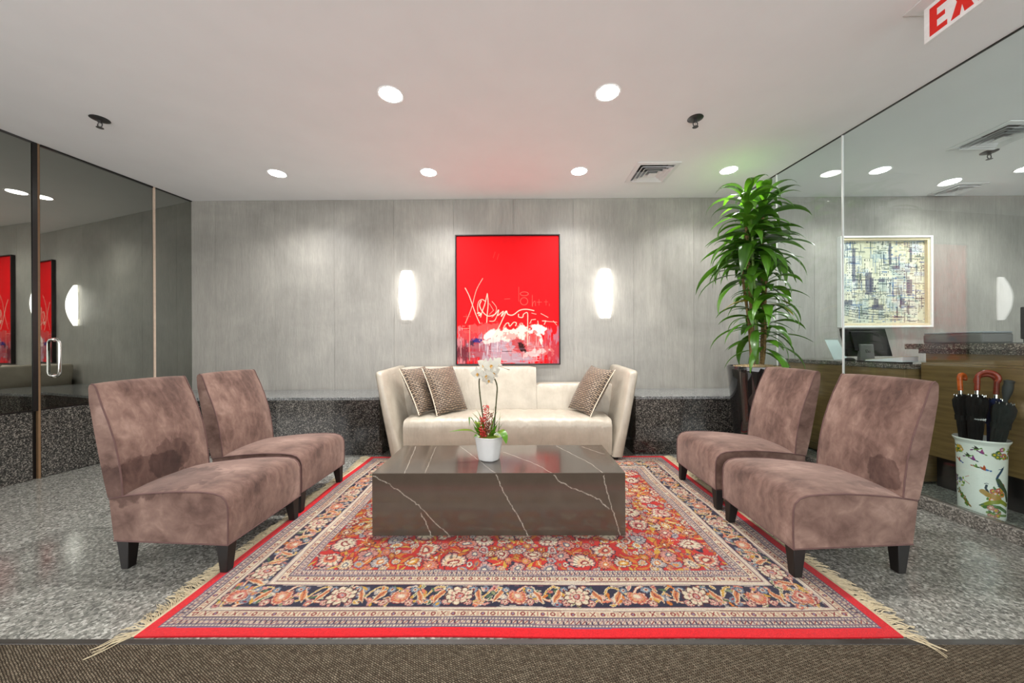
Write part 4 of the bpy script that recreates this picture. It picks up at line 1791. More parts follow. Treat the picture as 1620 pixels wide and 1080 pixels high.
for k in range(9):                                   # pink and grey washes at the bottom
    blob(90 + k * 85, 900, 70, 120, (rgb(196, 150, 156), rgb(208, 84, 92), rgb(176, 132, 150))[k % 3], .75, 0, 1.2, 20 + k, 26, 1.6, .35)
blob(400, 935, 240, 75, rgb(190, 166, 176), .9, 0, .8, 1, 40, .5, 2.0)
blob(380, 870, 200, 50, rgb(186, 160, 172), .85, 0, .8, 2, 40, .5, 2.0)
blob(170, 900, 110, 90, rgb(170, 40, 52), .7, 0, 1.3, 3, 26, 2.2, .3)
blob(110, 930, 45, 80, rgb(84, 24, 40), .75, 0, 1.2, 4, 18, 2.4, .3)
blob(770, 920, 60, 110, rgb(206, 36, 46), .8, 0, 1.0, 5, 22, 2.0, .4)
blob(140, 790, 70, 45, rgb(214, 66, 70), .9, 0, .8, 6)
blob(250, 745, 150, 40, rgb(222, 92, 88), .75, -.1, 1.0, 7)
blob(600, 900, 150, 70, rgb(224, 120, 118), .7, .1, 1.0, 8)
blob(430, 790, 160, 46, rgb(246, 228, 214), 1, -.08, .55, 9)
blob(300, 790, 70, 26, rgb(248, 236, 226), 1, -.8, .5, 10)
blob(330, 830, 80, 20, rgb(244, 226, 216), .9, -.25, .6, 11)
blob(545, 775, 45, 60, rgb(246, 232, 216), 1, 0, .5, 12)
blob(655, 755, 62, 46, rgb(248, 238, 226), 1, 0, .55, 13)
blob(678, 830, 14, 44, rgb(244, 228, 218), .95, -.15, .5, 14)
blob(610, 810, 60, 40, rgb(216, 84, 82), .8, 0, 1.0, 15)
blob(640, 925, 90, 26, rgb(240, 206, 200), .85, -.25, .7, 16)
blob(460, 800, 60, 26, rgb(214, 106, 100), .55, 0, 1.3, 17, 12)
blob(520, 870, 60, 46, rgb(200, 50, 52), .8, .5, .8, 18)
blob(538, 885, 24, 46, rgb(54, 22, 20), 1, -.5, .5, 19, 14)
blob(205, 833, 38, 16, rgb(58, 48, 122), 1, 0, .9, 33, 12)
blob(170, 850, 16, 24, rgb(40, 30, 60), .8, 0, .9, 34, 12)
blob(432, 912, 40, 5, rgb(84, 44, 52), .8, 0, .6, 35)
for k in range(46):                                  # drips and brush lines
    x0, y0 = random.uniform(75, 800), random.uniform(800, 940)
    p.line(cv([(x0, y0), (x0 + random.uniform(-4, 4), y0 + random.uniform(20, 75))]), random.uniform(2, 5),
           random.choice([rgb(240, 214, 210), rgb(176, 30, 40), rgb(120, 40, 60), rgb(226, 130, 130)]), .45, 2)
for k in range(60):
    x0, y0 = random.uniform(250, 640), random.uniform(845, 995)
    p.line(cv([(x0, y0), (x0 + random.uniform(20, 90), y0 + random.uniform(-3, 3))]), random.uniform(2, 4),
           random.choice([rgb(222, 204, 210), rgb(160, 122, 140), rgb(206, 120, 130)]), .35, 2)
WS = rgb(216, 194, 172)
FA = rgb(216, 104, 90)
for pts, wd, al, col in (
        ([(122, 445), (150, 500), (175, 570), (200, 640), (228, 705)], 6, .95, WS), ([(252, 375), (205, 460), (175, 570), (150, 640), (122, 705)], 4, .8, WS),
        ([(225, 650), (213, 605), (220, 550), (245, 530), (272, 545)], 5, .8, WS), ([(285, 487), (268, 560), (248, 615), (235, 660)], 6, 1, WS), ([(285, 487), (291, 560), (284, 640), (280, 700)], 6, 1, WS),
        ([(240, 540), (228, 575), (250, 620), (290, 652), (340, 640), (368, 608), (362, 648), (402, 618), (388, 655), (424, 616), (436, 640), (474, 645), (522, 612), (572, 604), (628, 614)], 7, 1, WS),
        ([(212, 632), (226, 628), (236, 640), (222, 648)], 9, 1, WS), ([(425, 620), (405, 660), (372, 730), (340, 790)], 7, 1, WS), ([(300, 690), (330, 690), (345, 675), (360, 640)], 5, .8, WS),
        ([(402, 745), (420, 712), (440, 704), (450, 728), (478, 700), (498, 704), (492, 726)], 6, 1, WS), ([(515, 640), (516, 660), (544, 663), (552, 640), (580, 630), (582, 690), (581, 780), (580, 870)], 6, 1, WS),
        ([(598, 708), (610, 682), (640, 678)], 5, .9, WS), ([(656, 690), (660, 716)], 5, .9, WS), ([(690, 690), (716, 690), (704, 716)], 6, 1, WS), ([(690, 690), (796, 700)], 4, .9, WS), ([(680, 636), (732, 664)], 4, .9, WS), ([(770, 690), (795, 720)], 4, .8, WS),
        ([(612, 632), (644, 640)], 4, .8, WS), ([(320, 545), (352, 590), (340, 640), (318, 660)], 4, .6, WS), ([(300, 560), (330, 610), (300, 640)], 4, .5, WS),
        ([(108, 655), (162, 655)], 3, .7, FA), ([(130, 640), (130, 690)], 3, .6, FA), ([(92, 745), (150, 742)], 3, .7, WS), ([(412, 528), (452, 526)], 3, .7, FA), ([(517, 440), (517, 545)], 3, .6, FA),
        ([(617, 500), (617, 580), (620, 560), (636, 545), (640, 580)], 3, .7, FA), ([(650, 552), (685, 552)], 3, .7, FA), ([(666, 532), (666, 575)], 3, .7, FA), ([(718, 535), (718, 575)], 3, .6, FA), ([(704, 550), (732, 550)], 3, .6, FA), ([(742, 565), (742, 580)], 3, .6, FA),
        ([(345, 180), (330, 225)], 3, .4, FA), ([(372, 195), (358, 240)], 3, .4, FA), ([(155, 720), (152, 980)], 4, .6, WS), ([(585, 880), (690, 878)], 3, .5, rgb(90, 30, 40)), ([(545, 910), (540, 990)], 3, .6, rgb(70, 24, 34)), ([(275, 860), (275, 990)], 3, .4, rgb(110, 40, 60)),
        ([(640, 840), (628, 866)], 4, .8, rgb(150, 50, 40)), ([(675, 740), (675, 790)], 3, .5, rgb(180, 90, 80)), ([(430, 770), (415, 800)], 3, .7, rgb(120, 50, 40)), ([(357, 795), (350, 805)], 4, .9, rgb(90, 40, 30))):
    if len(pts) > 3:                                  # hand-drawn strokes run in curves
        pts = [(q.x, q.y) for q in smooth_path([(a_, b_, 0) for a_, b_ in pts], 5)]
    p.line(cv(pts), wd * .8, col, al, 2.5)
for (cx_, cy_, rx, ry) in ((558, 490, 30, 14), (556, 545, 27, 27)):
    p.line(cv([(cx_ + rx * math.cos(t * PI / 9), cy_ + ry * math.sin(t * PI / 9)) for t in range(19)]), 3, FA, .8, 2)
painted_surface('canvas', p, lambda U, V: np.stack([(U - 376) * KX, np.full_like(U, .0), (469 - V) * KY], -1), 'oil_canvas', pt_obj)
MB().box((-PW / 2 + .014, .001, -PH / 2 + .014), (PW / 2 - .014, .020, PH / 2 - .014)).build('stretcher', 'black_frame', pt_obj)
for a, b in (((-PW / 2, -.022, -PH / 2), (-PW / 2 + .012, .021, PH / 2)), ((PW / 2 - .012, -.022, -PH / 2), (PW / 2, .021, PH / 2)),
             ((-PW / 2 + .0122, -.022, PH / 2 - .012), (PW / 2 - .0122, .021, PH / 2)), ((-PW / 2 + .0122, -.022, -PH / 2), (PW / 2 - .0122, .021, -PH / 2 + .012))):
    MB().box(a, b).build('frame_bar', 'black_frame', pt_obj, bevel=.0015)


# ================================================================== WALL SCONCES
def sconce(x, zc, label):
    r = empty('wall_sconce', (x, WALL_Y, zc))
    tag(r, label, 'sconce', 'glowing wall sconces beside the painting')
    n = 24
    rings = []
    for i in range(n + 1):
        t = 2 * i / n - 1
        dep = .028 + .075 * (1 - t * t)
        hw = .060 + .014 * (1 - abs(t) ** 2.2)
        ring = []
        for k in range(9):
            a = PI * k / 8
            ring.append((-hw * math.cos(a) if 0 else -hw + 2 * hw * k / 8, -dep + .012 * (2 * k / 8 - 1) ** 2, t * .300))
        for k in range(8, -1, -1):
            ring.append((-hw + 2 * hw * k / 8, -.018, t * .300))
        rings.append(ring)
    MB().loft(rings).build('shade', 'sconce_glow', r, smooth=50)
    MB().box((-.045, -.016, -.2), (.045, -.0005, .2)).build('back_plate', 'white_metal', r, bevel=.003)
    for s in (-1, 1):
        MB().box((-.03, -.0175, s * .285 - .008), (.03, -.0005, s * .285 + .008)).build('bracket', 'white_metal', r)


sconce(-1.377, 1.792, 'white glowing wall sconce between the red painting and the mirrored wall')
sconce(1.072, 1.800, 'white glowing wall sconce between the red painting and the tall plant')

# ================================================================== CITY PRINT BEYOND THE GLASS
art = empty('city_print', (4.482, WALL_Y, 1.922))
tag(art, 'square blue and cream city collage print in a white box frame beyond the glass', 'picture')
HWA = .556
p = Paint(np.linspace(0, 1, 220), np.linspace(0, 1, 220), rgb(206, 206, 180))
p.c *= (.94 + .12 * fbm(p.U * 6, p.V * 6, 3, 3))[..., None]
ra = random.Random(42)
inks = [rgb(44, 58, 80), rgb(70, 90, 96), rgb(90, 104, 100), rgb(40, 38, 64), rgb(110, 120, 104), rgb(80, 114, 156)]
for k in range(110):
    cx_, cy_, w_, h_ = ra.random(), ra.random(), ra.uniform(.02, .12), ra.uniform(.02, .14)
    base = ra.choice([rgb(232, 230, 208), rgb(214, 216, 200), rgb(196, 208, 216), rgb(220, 214, 180), rgb(180, 196, 190)])
    p.poly([(cx_ - w_, cy_ - h_), (cx_ + w_, cy_ - h_), (cx_ + w_, cy_ + h_), (cx_ - w_, cy_ + h_)], base, .55)
    nx_, ny_ = ra.randint(3, 9), ra.randint(3, 9)
    ink = ra.choice(inks)
    for i in range(nx_):
        for j in range(ny_):
            if ra.random() < .72:
                a, b = cx_ - w_ + (i + .2) * 2 * w_ / nx_, cy_ - h_ + (j + .2) * 2 * h_ / ny_
                p.poly([(a, b), (a + 1.1 * w_ / nx_, b), (a + 1.1 * w_ / nx_, b + 1.0 * h_ / ny_), (a, b + 1.0 * h_ / ny_)], ink, ra.uniform(.35, .9))
for k in range(420):
    x_, y_ = ra.random(), ra.random()
    L_ = ra.uniform(.03, .16)
    q = [(x_, y_), (x_ + L_, y_)] if ra.random() < .6 else [(x_, y_), (x_, y_ + L_)]
    p.line(q, ra.uniform(.005, .011), ra.choice(inks), ra.uniform(.5, .95))
for (x0, y0, x1, y1) in ((.28, .35, .36, .62), (.36, .16, .5, .22), (.78, .36, .85, .53), (.57, .72, .6, .98), (.82, .74, .85, .92), (.33, .38, .38, .55), (.38, .2, .44, .3), (.02, .22, .12, .28), (.6, .66, .7, .7), (.44, .5, .52, .54), (.12, .5, .16, .9), (.7, .22, .76, .3)):
    p.poly([(x0, y0), (x1, y0), (x1, y1), (x0, y1)], rgb(62, 62, 90), .75)
for j in range(5):
    p.line([(.02 + .1 * i, .04 + .03 * j + .06 * (1 - i / 5) ** 2) for i in range(6)], .007, rgb(70, 74, 84), .9)
painted_surface('print', p, lambda U, V: np.stack([(U - .5) * 2 * (HWA - .055), np.full_like(U, -.012), (V - .5) * 2 * (HWA - .055)], -1), 'print_paper', art)
MB().box((-HWA + .03, -.010, -HWA + .03), (HWA - .03, -.001, HWA - .03)).build('mount_board', 'white_trim', art)
for s in (0, 1):
    for sg in (-1, 1):
        a0, a1 = (HWA - .022, HWA)
        b0, b1 = (HWA - .05, HWA - .0225)
        for (lo, hi, d, mt, nm) in ((a0, a1, -.06, 'white_trim', 'frame_bar'), (b0, b1, -.045, 'cream_frame', 'inner_frame')):
            end = hi if s else lo - .0003
            if s:
                bx = ((-end, d, sg * lo if sg > 0 else -hi), (end, -.0005, sg * hi if sg > 0 else -lo))
            else:
                bx = ((sg * lo if sg > 0 else -hi, d, -end), (sg * hi if sg > 0 else -lo, -.0005, end))
            MB().box(*bx).build(nm, mt, art, bevel=.001)


# ================================================================== CEILING FITTINGS
ring_me = MB().lathe([(.078, -.0015), (.092, -.004), (.094, -.0005), (.078, -.0002)], 40, cap=False).mesh('trim_ring', 'white_metal', 60)
disc_me = MB().lathe([(.078, -.0004), (.077, -.003), (.05, -.004), (.001, -.004)], 40).mesh('lens', 'lamp_glow', 60)


def downlight(x, y, label, group, watts, rad=1.0, lamp=True):
    r = empty('downlight', (x, y, CEIL))
    tag(r, label, 'light', group)
    put('trim_ring', ring_me, r, scale=(rad, rad, 1))
    put('lens', disc_me, r, scale=(rad, rad, 1))
    if lamp:
        d = bpy.data.lights.new('downlight_lamp', 'SPOT')
        d.energy = watts
        d.color = (1.0, .985, .965)
        d.spot_size = math.radians(140)
        d.spot_blend = .8
        d.shadow_soft_size = .07
        o = bpy.data.objects.new('downlight_lamp', d)
        COL.objects.link(o)
        o.parent = r
        o.location = (0, 0, -.012)


for x, where in ((-2.523, 'above the granite bench beside the mirrored wall'), (-.932, 'above the high-backed end of the sofa'),
                 (.643, 'above the low-backed end of the sofa'), (2.203, 'just over the tall plant')):
    downlight(x, 3.735, 'round recessed ceiling downlight ' + where, 'downlights along the grey wall', DOWN_W)
for x, where in ((-.915, 'half facing the mirrored wall'), (.652, 'half facing the glass wall')):
    downlight(x, 2.577, "glaring ceiling downlight above the coffee table's " + where, 'downlights above the coffee table', DOWN_W * 1.5)
for x, y, where in ((3.795, 3.76, 'closest to the glass joint'), (5.30, 3.74, 'farthest from the glass wall'), (4.853, 4.03, 'touching the small grille')):
    downlight(x, y, 'round reception ceiling downlight beyond the glass, ' + where, 'downlights beyond the glass', DOWN_W * (.25 if y > 4 else .8))


def vent(x, y, size, label, rz=0.0):
    r = empty('air_diffuser', (x, y, CEIL), rz)
    tag(r, label, 'vent')
    h = size / 2

    def sq(m, a, za, b, zb):
        m.loft([[(-a, -a, za), (a, -a, za), (a, a, za), (-a, a, za)], [(-b, -b, zb), (b, -b, zb), (b, b, zb), (-b, b, zb)]], caps=False)
    d = h * .9 + .004
    m = MB()
    m.loft([[(-d, -d, .102), (d, -d, .102), (d, d, .102), (-d, d, .102)], [(-d, -d, .5), (d, -d, .5), (d, d, .5), (-d, d, .5)]], caps=False)
    m.f.append((4, 5, 6, 7))
    m.build('duct', 'duct_metal', r)
    m = MB()
    sq(m, h, -.002, h, -.008)
    sq(m, h, -.008, h * .80, -.012)
    sq(m, h * .80, -.012, h * .78, -.002)
    m.build('frame', 'white_metal', r)
    for k, (a, b) in enumerate(((.74, .60), (.56, .42), (.38, .24))):
        m = MB()
        sq(m, h * a, -.030, h * b, -.003)
        sq(m, h * a, -.030, h * (a + .012), -.031)
        sq(m, h * (a + .012), -.031, h * (b + .012), -.003)
        m.build('louver', 'white_metal', r)
    m = MB()
    m.loft([[(-h * .2, -h * .2, -.034), (h * .2, -h * .2, -.034), (h * .2, h * .2, -.034), (-h * .2, h * .2, -.034)], [(-.012, -.012, -.008), (.012, -.012, -.008), (.012, .012, -.008), (-.012, .012, -.008)]])
    m.build('center_cone', 'white_metal', r)
    return r


vent(1.411, 3.765, .437, 'square white louvered air diffuser in the ceiling above the granite bench')
vent(4.235, 3.15, .44, 'square air diffuser beside the sprinkler in the reception ceiling beyond the glass')
vent(5.15, 4.215, .33, 'small square air grille close to the wall in the reception ceiling')


def sprinkler(x, y, label):
    r = empty('fire_sprinkler', (x, y, CEIL))
    tag(r, label, 'sprinkler')
    MB().lathe([(.058, -.0004), (.060, -.003), (.046, -.010), (.022, -.016), (.015, -.016)], 28).build('escutcheon', 'dark_steel', r, smooth=40)
    MB().lathe([(.013, -.016), (.014, -.028), (.011, -.032)], 16).build('body', 'dark_steel', r, smooth=40)
    MB().tube([(-.011, 0, -.03), (-.018, 0, -.042), (-.017, 0, -.055), (-.004, 0, -.068)], .0042, 6).tube([(.011, 0, -.03), (.018, 0, -.042), (.017, 0, -.055), (.004, 0, -.068)], .0042, 6).build('frame_arm', 'dark_steel', r, smooth=60)
    MB().tube([(0, 0, -.032), (0, 0, -.066)], .003, 6).build('bulb', 'chrome', r)
    MB().lathe([(.002, -.066), (.022, -.069), (.023, -.071), (.002, -.071)], 20).build('deflector', 'dark_steel', r, smooth=40)


sprinkler(-3.321, 2.823, 'dark pendant fire sprinkler in the ceiling near the mirrored door')
sprinkler(1.428, 2.874, 'dark pendant fire sprinkler in the ceiling above the slipper chairs near the glass wall')
sprinkler(4.473, 3.411, 'pendant fire sprinkler in the reception ceiling beyond the glass')

# ---- exit sign: hangs from the ceiling, faces the seating area
ex = empty('exit_sign', (2.222, 1.775, CEIL))
tag(ex, 'white sign with red EXIT lettering hanging from the ceiling by the glass wall', 'sign')
MB().box((-.085, -.2, -.006), (.085, .215, -.0005)).build('ceiling_plate', 'white_metal', ex, bevel=.002)
MB().box((-.011, -.185, -.195), (.011, .178, -.006)).build('panel', 'exit_white', ex, bevel=.002)


def letter(ch, y0, w, h, zb):
    """flat letter on the -x face; reads towards -y"""
    t = .033
    sh = {'E': [[(0, 0), (w, 0), (w, .026), (t, .026), (t, h / 2 - .012), (w * .88, h / 2 - .012), (w * .88, h / 2 + .012), (t, h / 2 + .012), (t, h - .026), (w, h - .026), (w, h), (0, h)]],
          'X': [[(0, 0), (t * 1.1, 0), (w / 2, h / 2 - .028), (w - t * 1.1, 0), (w, 0), (w / 2 + t * .62, h / 2), (w, h), (w - t * 1.1, h), (w / 2, h / 2 + .028), (t * 1.1, h), (0, h), (w / 2 - t * .62, h / 2)]],
          'I': [[(0, 0), (t, 0), (t, h), (0, h)]],
          'T': [[(w / 2 - t / 2, 0), (w / 2 + t / 2, 0), (w / 2 + t / 2, h - .028), (w, h - .028), (w, h), (0, h), (0, h - .028), (w / 2 - t / 2, h - .028)]]}[ch]
    for poly in sh:
        for sx in (-1, 1):
            m = MB()
            a = [(sx * .0112, (y0 - q[0]) if sx < 0 else (-.007 - y0 + q[0]), zb + q[1]) for q in poly]
            b = [(sx * .0125, v[1], v[2]) for v in a]
            m.hull(a, b).build('letter', 'exit_red', ex)


yc = .150
for ch, w_ in (('E', .078), ('X', .092), ('I', .033), ('T', .08)):
    letter(ch, yc, w_, .148, -.176)
    yc -= w_ + .016

# ================================================================== RECEPTION DESK BEYOND THE GLASS
low = empty('reception_counter', (3.5, 3.67, 0))
tag(low, 'low wooden reception counter with dark stone top against the wall behind the glass', 'counter')


def LB(a, b, o=(3.5, 3.67)):
    return MB().box((a[0] - o[0], a[1] - o[1], a[2]), (b[0] - o[0], b[1] - o[1], b[2]))


LB((3.19, 2.96, .955), (3.95, 4.41, .995)).build('counter_top', 'counter_granite', low, bevel=.003)
for a, b in ((2.98, 3.45), (3.453, 3.93), (3.933, 4.405)):
    LB((3.205, a, .10), (3.225, b, .953)).build('front_panel', 'desk_wood', low, bevel=.0015)
LB((3.226, 2.98, .02), (3.93, 4.405, .953)).build('cabinet_body', 'desk_wood', low)

high = empty('reception_counter', (3.7, 2.2, 0))
tag(high, 'raised wooden reception counter with stone ledge behind the umbrella stand', 'counter')
HB = lambda a, b: LB(a, b, (3.7, 2.2))
HB((3.245, 1.2, 1.118), (4.05, 3.02, 1.163)).build('counter_top', 'counter_granite', high, bevel=.003)
HB((3.29, 1.2, 1.085), (3.60, 2.955, 1.117)).build('moulding', 'counter_granite', high)
HB((3.345, 1.2, 1.012), (3.60, 2.95, 1.084)).build('upper_fascia', 'desk_wood', high)
HB((3.305, 1.2, .995), (3.60, 2.95, 1.011)).build('ledge_rail', 'desk_wood', high, bevel=.002)
HB((3.305, 1.2, .27), (3.345, 2.95, .994)).build('front_panel', 'desk_wood', high)
HB((3.346, 1.2, .27), (3.60, 2.95, .994)).build('counter_body', 'desk_wood', high)
HB((3.43, 1.2, 0), (3.60, 2.95, .269)).build('toe_kick', 'black_frame', high)


def text_mesh(txt, size, mat):
    cu = bpy.data.curves.new('lettering', 'FONT')
    cu.body = txt
    cu.size = size
    cu.extrude = .0004
    cu.align_x = 'CENTER'
    o = bpy.data.objects.new('tmp_text', cu)
    COL.objects.link(o)
    dg = bpy.context.evaluated_depsgraph_get()
    me = bpy.data.meshes.new_from_object(o.evaluated_get(dg))
    bpy.data.objects.remove(o)
    me.name = 'lettering'
    me.materials.clear()
    me.materials.append(MAT[mat])
    return me


# ---- touch monitor seen from behind
mon = empty('computer_monitor', (3.52, 3.62, .995), .06)
tag(mon, 'black monitor on grey stand, seen from behind on the low reception counter', 'monitor')
MB().hull([(-.225, -.015, .045), (.255, -.015, .045), (.255, .02, .045), (-.225, .02, .045)], [(-.24, .03, .325), (.225, .03, .325), (.225, .065, .325), (-.24, .065, .325)]).build('screen_housing', 'device_black', mon, bevel=.006)
MB().hull([(-.16, -.032, .10), (.15, -.032, .10), (.15, -.01, .10), (-.16, -.01, .10)], [(-.17, .008, .295), (.13, .008, .295), (.13, .04, .295), (-.17, .04, .295)]).build('rear_bulge', 'device_black', mon, bevel=.006)
MB().hull([(-.135, -.06, .004), (.015, -.06, .004), (.015, -.02, .004), (-.135, -.02, .004)], [(-.115, -.04, .165), (.02, -.04, .165), (.02, -.008, .165), (-.115, -.008, .165)]).build('stand', 'device_grey', mon, bevel=.005)
MB().box((-.15, -.10, 0), (.05, .10, .006)).build('stand_base', 'device_grey', mon, bevel=.002)
put('lettering', text_mesh('Elo', .042, 'device_black'), mon, (-.052, -.0535, .082), (PI / 2 - .14, 0, 0))
put('lettering', text_mesh('hp', .028, 'logo_grey'), mon, (-.04, .0262, .298), (PI / 2 - .16, 0, 0))

ps = empty('sign_holder', (3.36, 3.80, .995), .25)
tag(ps, 'clear slanted holder with a white paper sheet beside the monitor', 'holder')
MB().hull([(-.11, -.06, 0), (.10, -.06, 0), (.10, -.056, 0), (-.11, -.056, 0)], [(-.075, .06, .235), (.13, .06, .235), (.13, .064, .235), (-.075, .064, .235)]).build('clear_sheet', 'clear_glass', ps)
MB().hull([(-.10, -.052, .008), (.095, -.052, .008), (.095, -.050, .008), (-.10, -.050, .008)], [(-.062, .062, .215), (.12, .062, .215), (.12, .064, .215), (-.062, .064, .215)]).build('paper_sheet', 'paper', ps)

mouse = MB().lathe([(.001, 0), (.036, .0), (.038, .012), (.03, .026), (.015, .033), (.001, .034)], 24, fn=lambda t, z: 1 + .35 * math.cos(t) ** 2).build('computer_mouse', 'device_black', smooth=50)
mouse.location = (3.30, 3.58, .995)
tag(mouse, 'small dark computer mouse on the low counter in front of the sheet holder', 'mouse')
kb = MB().box((0, 0, 0), (.14, .36, .012)).build('desk_mat', 'device_black', bevel=.003)
kb.location = (3.22, 3.06, .995)
tag(kb, 'thin black mat on the low reception counter under the papers', 'mat')
pp = empty('paper_folder', (3.29, 3.20, 1.0075), .1)
tag(pp, 'cream folder of loose papers lying on the counter next to the monitor', 'folder')
MB().hull([(-.05, -.15, 0), (.10, -.15, 0), (.10, .15, 0), (-.05, .15, 0)], [(-.05, -.15, .045), (.10, -.15, .045), (.10, .14, .008), (-.05, .14, .008)]).build('sheets', 'paper', pp, bevel=.001)
MB().hull([(-.053, -.155, .0455), (.102, -.155, .0455), (.102, .145, .0085), (-.053, .145, .0085)], [(-.053, -.155, .049), (.102, -.155, .049), (.102, .145, .012), (-.053, .145, .012)]).build('cover', 'folder_cream', pp)

# ---- grey device and second screen on the raised ledge
dv = empty('desk_printer', (3.44, 2.78, 1.163))
tag(dv, 'flat grey office machine on the raised counter ledge', 'device')
MB().box((-.10, -.19, .0), (.13, .19, .075)).build('housing', 'device_grey', dv, bevel=.014, seg=3)
MB().box((-.095, -.186, .0755), (.125, .186, .088)).build('lid', 'device_lightgrey', dv, bevel=.005)
m2 = empty('desk_screen', (3.76, 2.66, 1.163), -1.0)
tag(m2, 'dark flat screen standing on the raised counter beside the flat grey machine', 'monitor')
MB().box((-.02, -.17, .03), (.02, .17, .26)).build('screen_housing', 'device_black', m2, bevel=.006)
MB().box((-.015, -.03, .004), (.015, .03, .03)).build('neck', 'device_black', m2)
MB().box((-.07, -.09, 0), (.07, .09, .006)).build('base', 'device_black', m2, bevel=.002)

# ================================================================== UMBRELLA STAND
UX, UY = 3.135, 2.440
stand = empty('umbrella_stand', (UX, UY, 0))
tag(stand, 'white porcelain umbrella stand painted with birds, peacocks and flowers, behind the glass wall', 'umbrella stand')
prof_z = [0, .004, .02, .06, .2, .4, .47, .49, .502, .512, .520, .524]
prof_r = [.098, .101, .1025, .1035, .106, .110, .112, .114, .119, .125, .127, .125]
# paint: u = arc in metres seen from the seating side (left to right), v = height
US = np.linspace(-PI * .11, PI * .11, 420)
p = Paint(US, np.linspace(0, .524, 300), rgb(232, 236, 226))
R0 = .11


def kpx(x, y):
    """crop pixel of the stand -> (arc, height)"""
    xl = 205 + (y - 200) * .045
    xr = 585
    t = (x - (xl + xr) / 2) / ((xr - xl) / 2)
    return (math.asin(max(-1, min(1, t))) * .11, .50 * (1 - (y - 230 - (x - 205) * .10) / 535.0) + .005)


def kl(pts, w, c, al=1.0):
    p.line([kpx(*q) for q in pts], w, c, al, .001)


def bird(x, y, L, ang, body, wing, tail):
    L *= 1.35
    u, v = kpx(x, y)
    p.leaf(u, v, L, L * .32, ang, body)
    p.leaf(u - .1 * L * math.cos(ang), v + .28 * L, L * .75, L * .26, ang + 1.9, wing)
    p.leaf(u - .25 * L * math.cos(ang), v + .12 * L, L * .8, L * .24, ang + 2.6, wing)
    p.leaf(u - .6 * L * math.cos(ang), v - .6 * L * math.sin(ang), L * .6, L * .2, ang, tail)
    p.flower(u + .5 * L * math.cos(ang), v + .5 * L * math.sin(ang), L * .13, 6, [(.9, body)], 0)


PUR, GRN, YEL, TEAL, RST = rgb(110, 50, 110), rgb(96, 140, 60), rgb(220, 186, 50), rgb(40, 70, 96), rgb(176, 78, 34)
bird(370, 292, .028, .4, GRN, rgb(60, 60, 50), PUR)
bird(398, 316, .026, 2.6, PUR, rgb(150, 70, 120), GRN)
bird(312, 345, .028, .3, GRN, rgb(60, 70, 50), PUR)
bird(338, 365, .026, 2.7, PUR, rgb(140, 60, 130), TEAL)
bird(250, 388, .03, -.5, rgb(60, 90, 150), RST, RST)
bird(372, 420, .026, -.2, YEL, GRN, RST)
bird(430, 435, .034, -.25, rgb(70, 110, 160), RST, rgb(60, 90, 50))


def spray(x, y, n, spread, cols, seed):
    r_ = random.Random(seed)
    for k in range(n):
        u, v = kpx(x + r_.uniform(-spread, spread), y + r_.uniform(-spread, spread))
        if k % 3 == 0:
            p.flower(u, v, r_.uniform(.011, .018), 7, [(.9, r_.choice(cols)), (.4, r_.choice([YEL, rgb(230, 200, 190)]))], 0, rgb(120, 60, 80))
        else:
            p.leaf(u, v, r_.uniform(.02, .032), .011, r_.uniform(0, 6.28), r_.choice([GRN, rgb(60, 104, 50), rgb(150, 170, 70)]))


spray(238, 300, 14, 22, [YEL], 1)
spray(560, 330, 26, 34, [rgb(186, 96, 140), rgb(214, 130, 70)], 2)
spray(500, 330, 7, 22, [GRN], 3)
spray(245, 540, 26, 36, [rgb(150, 90, 140), rgb(110, 130, 180)], 4)
for k in range(60):                                  # long tail feathers
    t = k / 59
    u, v = kpx(240 + 80 * t + random.uniform(-14, 14), 600 + 110 * t + random.uniform(-8, 8))
    p.leaf(u, v, .017, .010, -.9, (rgb(90, 130, 50), rgb(70, 110, 40), rgb(150, 110, 50))[k % 3])
kl([(290, 500), (315, 490)], .003, RST)
kl([(280, 525), (320, 548)], .003, RST)
spray(500, 600, 34, 52, [rgb(222, 150, 50), rgb(206, 110, 80)], 5)
# peacocks
for pts, w, c in (([(545, 430), (535, 450), (515, 480), (508, 500), (520, 540), (545, 570), (575, 620)], .012, TEAL), ([(518, 510), (540, 545), (570, 600), (578, 660)], .024, rgb(70, 90, 60)),
                  ([(520, 435), (545, 432), (552, 418)], .004, TEAL), ([(440, 545), (434, 565), (448, 590)], .011, rgb(30, 50, 60)), ([(415, 590), (450, 612), (500, 625), (525, 640)], .03, rgb(176, 140, 70)),
                  ([(425, 535), (438, 530), (452, 535)], .004, rgb(30, 50, 60)), ([(420, 690), (470, 665), (540, 660), (575, 690)], .026, rgb(140, 150, 50)), ([(430, 700), (480, 690), (530, 700), (575, 740)], .02, rgb(80, 120, 60)),
                  ([(395, 690), (420, 680)], .008, rgb(90, 120, 90)), ([(450, 735), (500, 750), (575, 765)], .016, rgb(120, 150, 80))):
    kl(pts, w, c)
spray(500, 735, 16, 36, [rgb(206, 150, 120)], 6)


def stand_pos(U, V):
    r = np.interp(V, prof_z, prof_r)
    # arc 0 faces the seating area and the room front
    a = math.atan2(-UY, -UX) - U / .11 * -1.0
    return np.stack([r * np.cos(a), r * np.sin(a), V], -1)


painted_surface('painted_body', p, stand_pos, 'porcelain_painted', stand)
m = MB().lathe([(.098, .0), (.09, .012), (.094, .2), (.100, .46), (.114, .516), (.125, .524)], 64, cap=False)
m.lathe([(.001, .010), (.092, .012)], 64, cap=False)
m.build('inner_wall', 'white_ceramic', stand, smooth=60)


